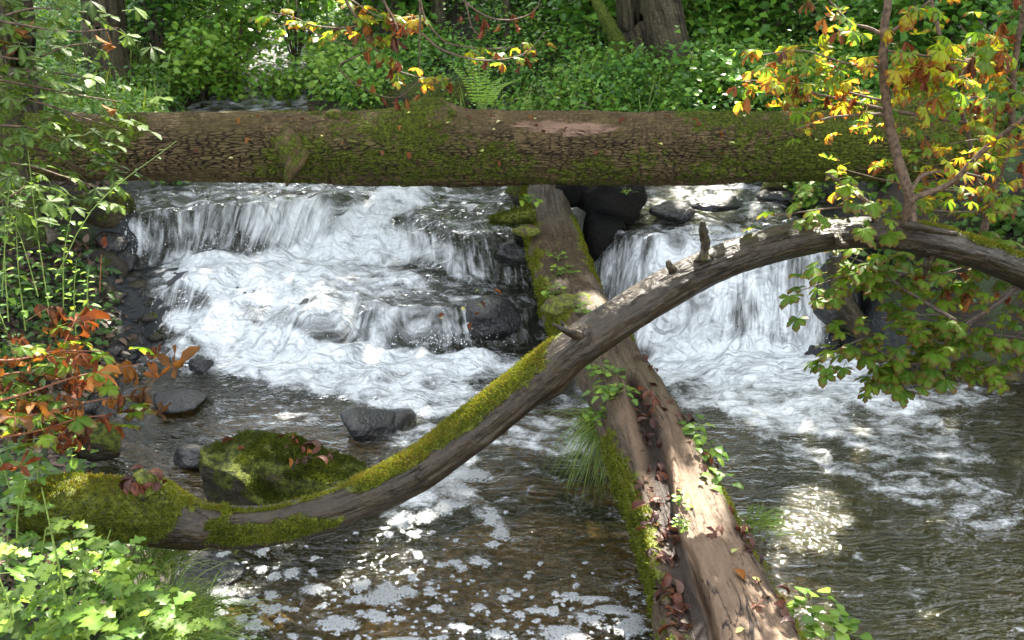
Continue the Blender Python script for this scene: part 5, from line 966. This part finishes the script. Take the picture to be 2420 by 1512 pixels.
for k in range(6):
    b = at_y(1140, 262, 7.2); tp = b + np.array([(-.22 + .09 * k), rnd(-.1, .1), .32 + .12 * math.sin(k)]); P = smooth_path([[*b, .003], [*((b + tp) / 2 + [0, 0, .05]), .002], [*tp, .001]], 18); V, F = tube_simple(P, 8, 4, (0, 1, 0)); fr_ = part('frond', mesh_np('frond', V, F, None, MAT['stem_green']), fern)
    q = np.repeat(P[3:, :3], 2, 0); sgn = np.tile([-1, 1], len(q) // 2); a = unit(np.stack([sgn * 1., 0 * sgn, .1 + 0 * sgn], 1)); l = np.repeat(np.linspace(.06, .02, len(q) // 2), 2)
    Vs, Fs, Ts = scatter(q, a, np.tile([0, -.6, .8], (len(q), 1)).astype(float), l, l * .16, np.full(len(q), .9)); o = part('leaflets', mesh_np('leaflets', Vs, Fs, {'tint': Ts}, MAT['cover_far']), fern); tag(o, kind='stuff')
# --- fallen leaves: things of their own
def drop(pos, nrm, kind, s, label, group):
    o = put(LM[kind][RNG.integers(len(LM[kind]))], None, pos, rnd(0, 6.28), rnd(-.3, .5), rnd(-.6, .6), s, 'fallen_leaf'); return tag(o, label, 'leaf', group)
for i in range(95):
    t = rnd(0, 1); py = 900 + 600 * t; px = np.interp(py, [900, 1000, 1150, 1300, 1400, 1512], [1532, 1540, 1548, 1562, 1588, 1600]) + rnd(-24, 24) * (1 if py < 1350 else .8)
    p = surf(CRV, px, py) + np.array([0, 0, .012]); drop(p, None, 'litter', rnd(.6, 1.15), 'wet curled dead leaf packed in the hollow of the crossing log', 'dead leaves filling the hollow of the crossing log')
for i in range(40):
    py = rnd(820, 1500); c_ = np.interp(py, [600, 850, 1000, 1200, 1430, 1600], [1330, 1480, 1560, 1650, 1750, 1790]); w_ = np.interp(py, [850, 1430], [60, 120]); s_ = rnd(.2, 1.)
    p = surf(CRV, c_ + w_ * (s_ if i % 2 else rnd(.85, 1)), py) + np.array([0, 0, .012]); drop(p, None, 'litter', rnd(.5, .95), 'small dead leaf scattered on the right half of the crossing log', 'loose dead leaves on the right half of the crossing log')
for px, py, kd, s, lb_ in ((1730, 1345, 'litter_red', .9, 'curled dark red leaf on the sunlit bare wood of the crossing log'), (1655, 1068, 'litter_red', 1., 'long thin red leaf lying across the crossing log'), (1752, 1300, 'litter_pale', .8, 'yellow leaf casting a small shadow on the bare wood'), (1665, 1140, 'litter_pale', .7, 'pale curled leaf on the upper bare wood'), (1750, 1240, 'litter_pale', .8, 'green and pale leaf near the right edge of the bare wood'), (1795, 1385, 'litter_pale', .8, 'white folded leaf on the bright patch of wood'), (1765, 1485, 'litter_pale', .8, 'pale crumpled leaf near the bottom of the crossing log'),
                            (1600, 1150, 'litter_red', 1.1, 'bright rusty leaf on the ridge beside the hollow'), (1525, 930, 'litter_red', .9, 'rusty star shaped leaf at the head of the hollow'), (1560, 850, 'litter_red', .7, 'small red leaf near the crossing of the trunks'), (1740, 1130, 'litter', 1.3, 'long dark curled leaf standing at the right edge of the log')):
    p = surf(CRV, px, py) + np.array([0, 0, .014]); drop(p, None, kd, s, lb_, None)
def on_boulder(px, py):
    return surf(BLV, px, py) + np.array([0, 0, .015])
for i in range(26):
    px, py = (rnd(680, 740), rnd(1020, 1090)) if i < 14 else (rnd(550, 820), rnd(1020, 1060)); drop(on_boulder(px, py), None, 'litter_red' if i % 3 == 0 else 'litter', rnd(.7, 1.2), 'curled brown leaf lying on top of the mossy boulder', 'dead leaves on the mossy boulder')
for i in range(60):
    px = rnd(300, 2000); py = rnd(270, 400) if i % 2 else rnd(262, 300); drop(surf(LOGV, px, py) + np.array([0, -.01, .012]), None, ('litter_red', 'litter', 'litter_pale')[i % 3], rnd(.4, .8), 'small dead leaf caught on the bark of the big log', 'dead leaves on the big log')
for i, (px, py) in enumerate([(1055, 745), (1050, 755), (1130, 710), (1140, 725), (1120, 760), (1150, 700), (1165, 685), (1090, 735), (1135, 745), (1125, 690)]):
    drop(at_y(px, py, 5.36 + .012 * (750 - py) * .1), None, ('litter_red', 'litter_pale')[i % 2], .8, 'leaf stuck on the wet boulder at the edge of the left cascade', 'leaves stuck on the dark boulder')
for i in range(16):
    px, py = rnd(300, 370), rnd(1112, 1150); drop(surf(V, px, py) if False else at_y(px, py, 2.98), None, 'litter', rnd(.6, 1.), 'dark leaf piled on the mossy foot of the arched trunk', 'dead leaves on the mossy trunk foot')
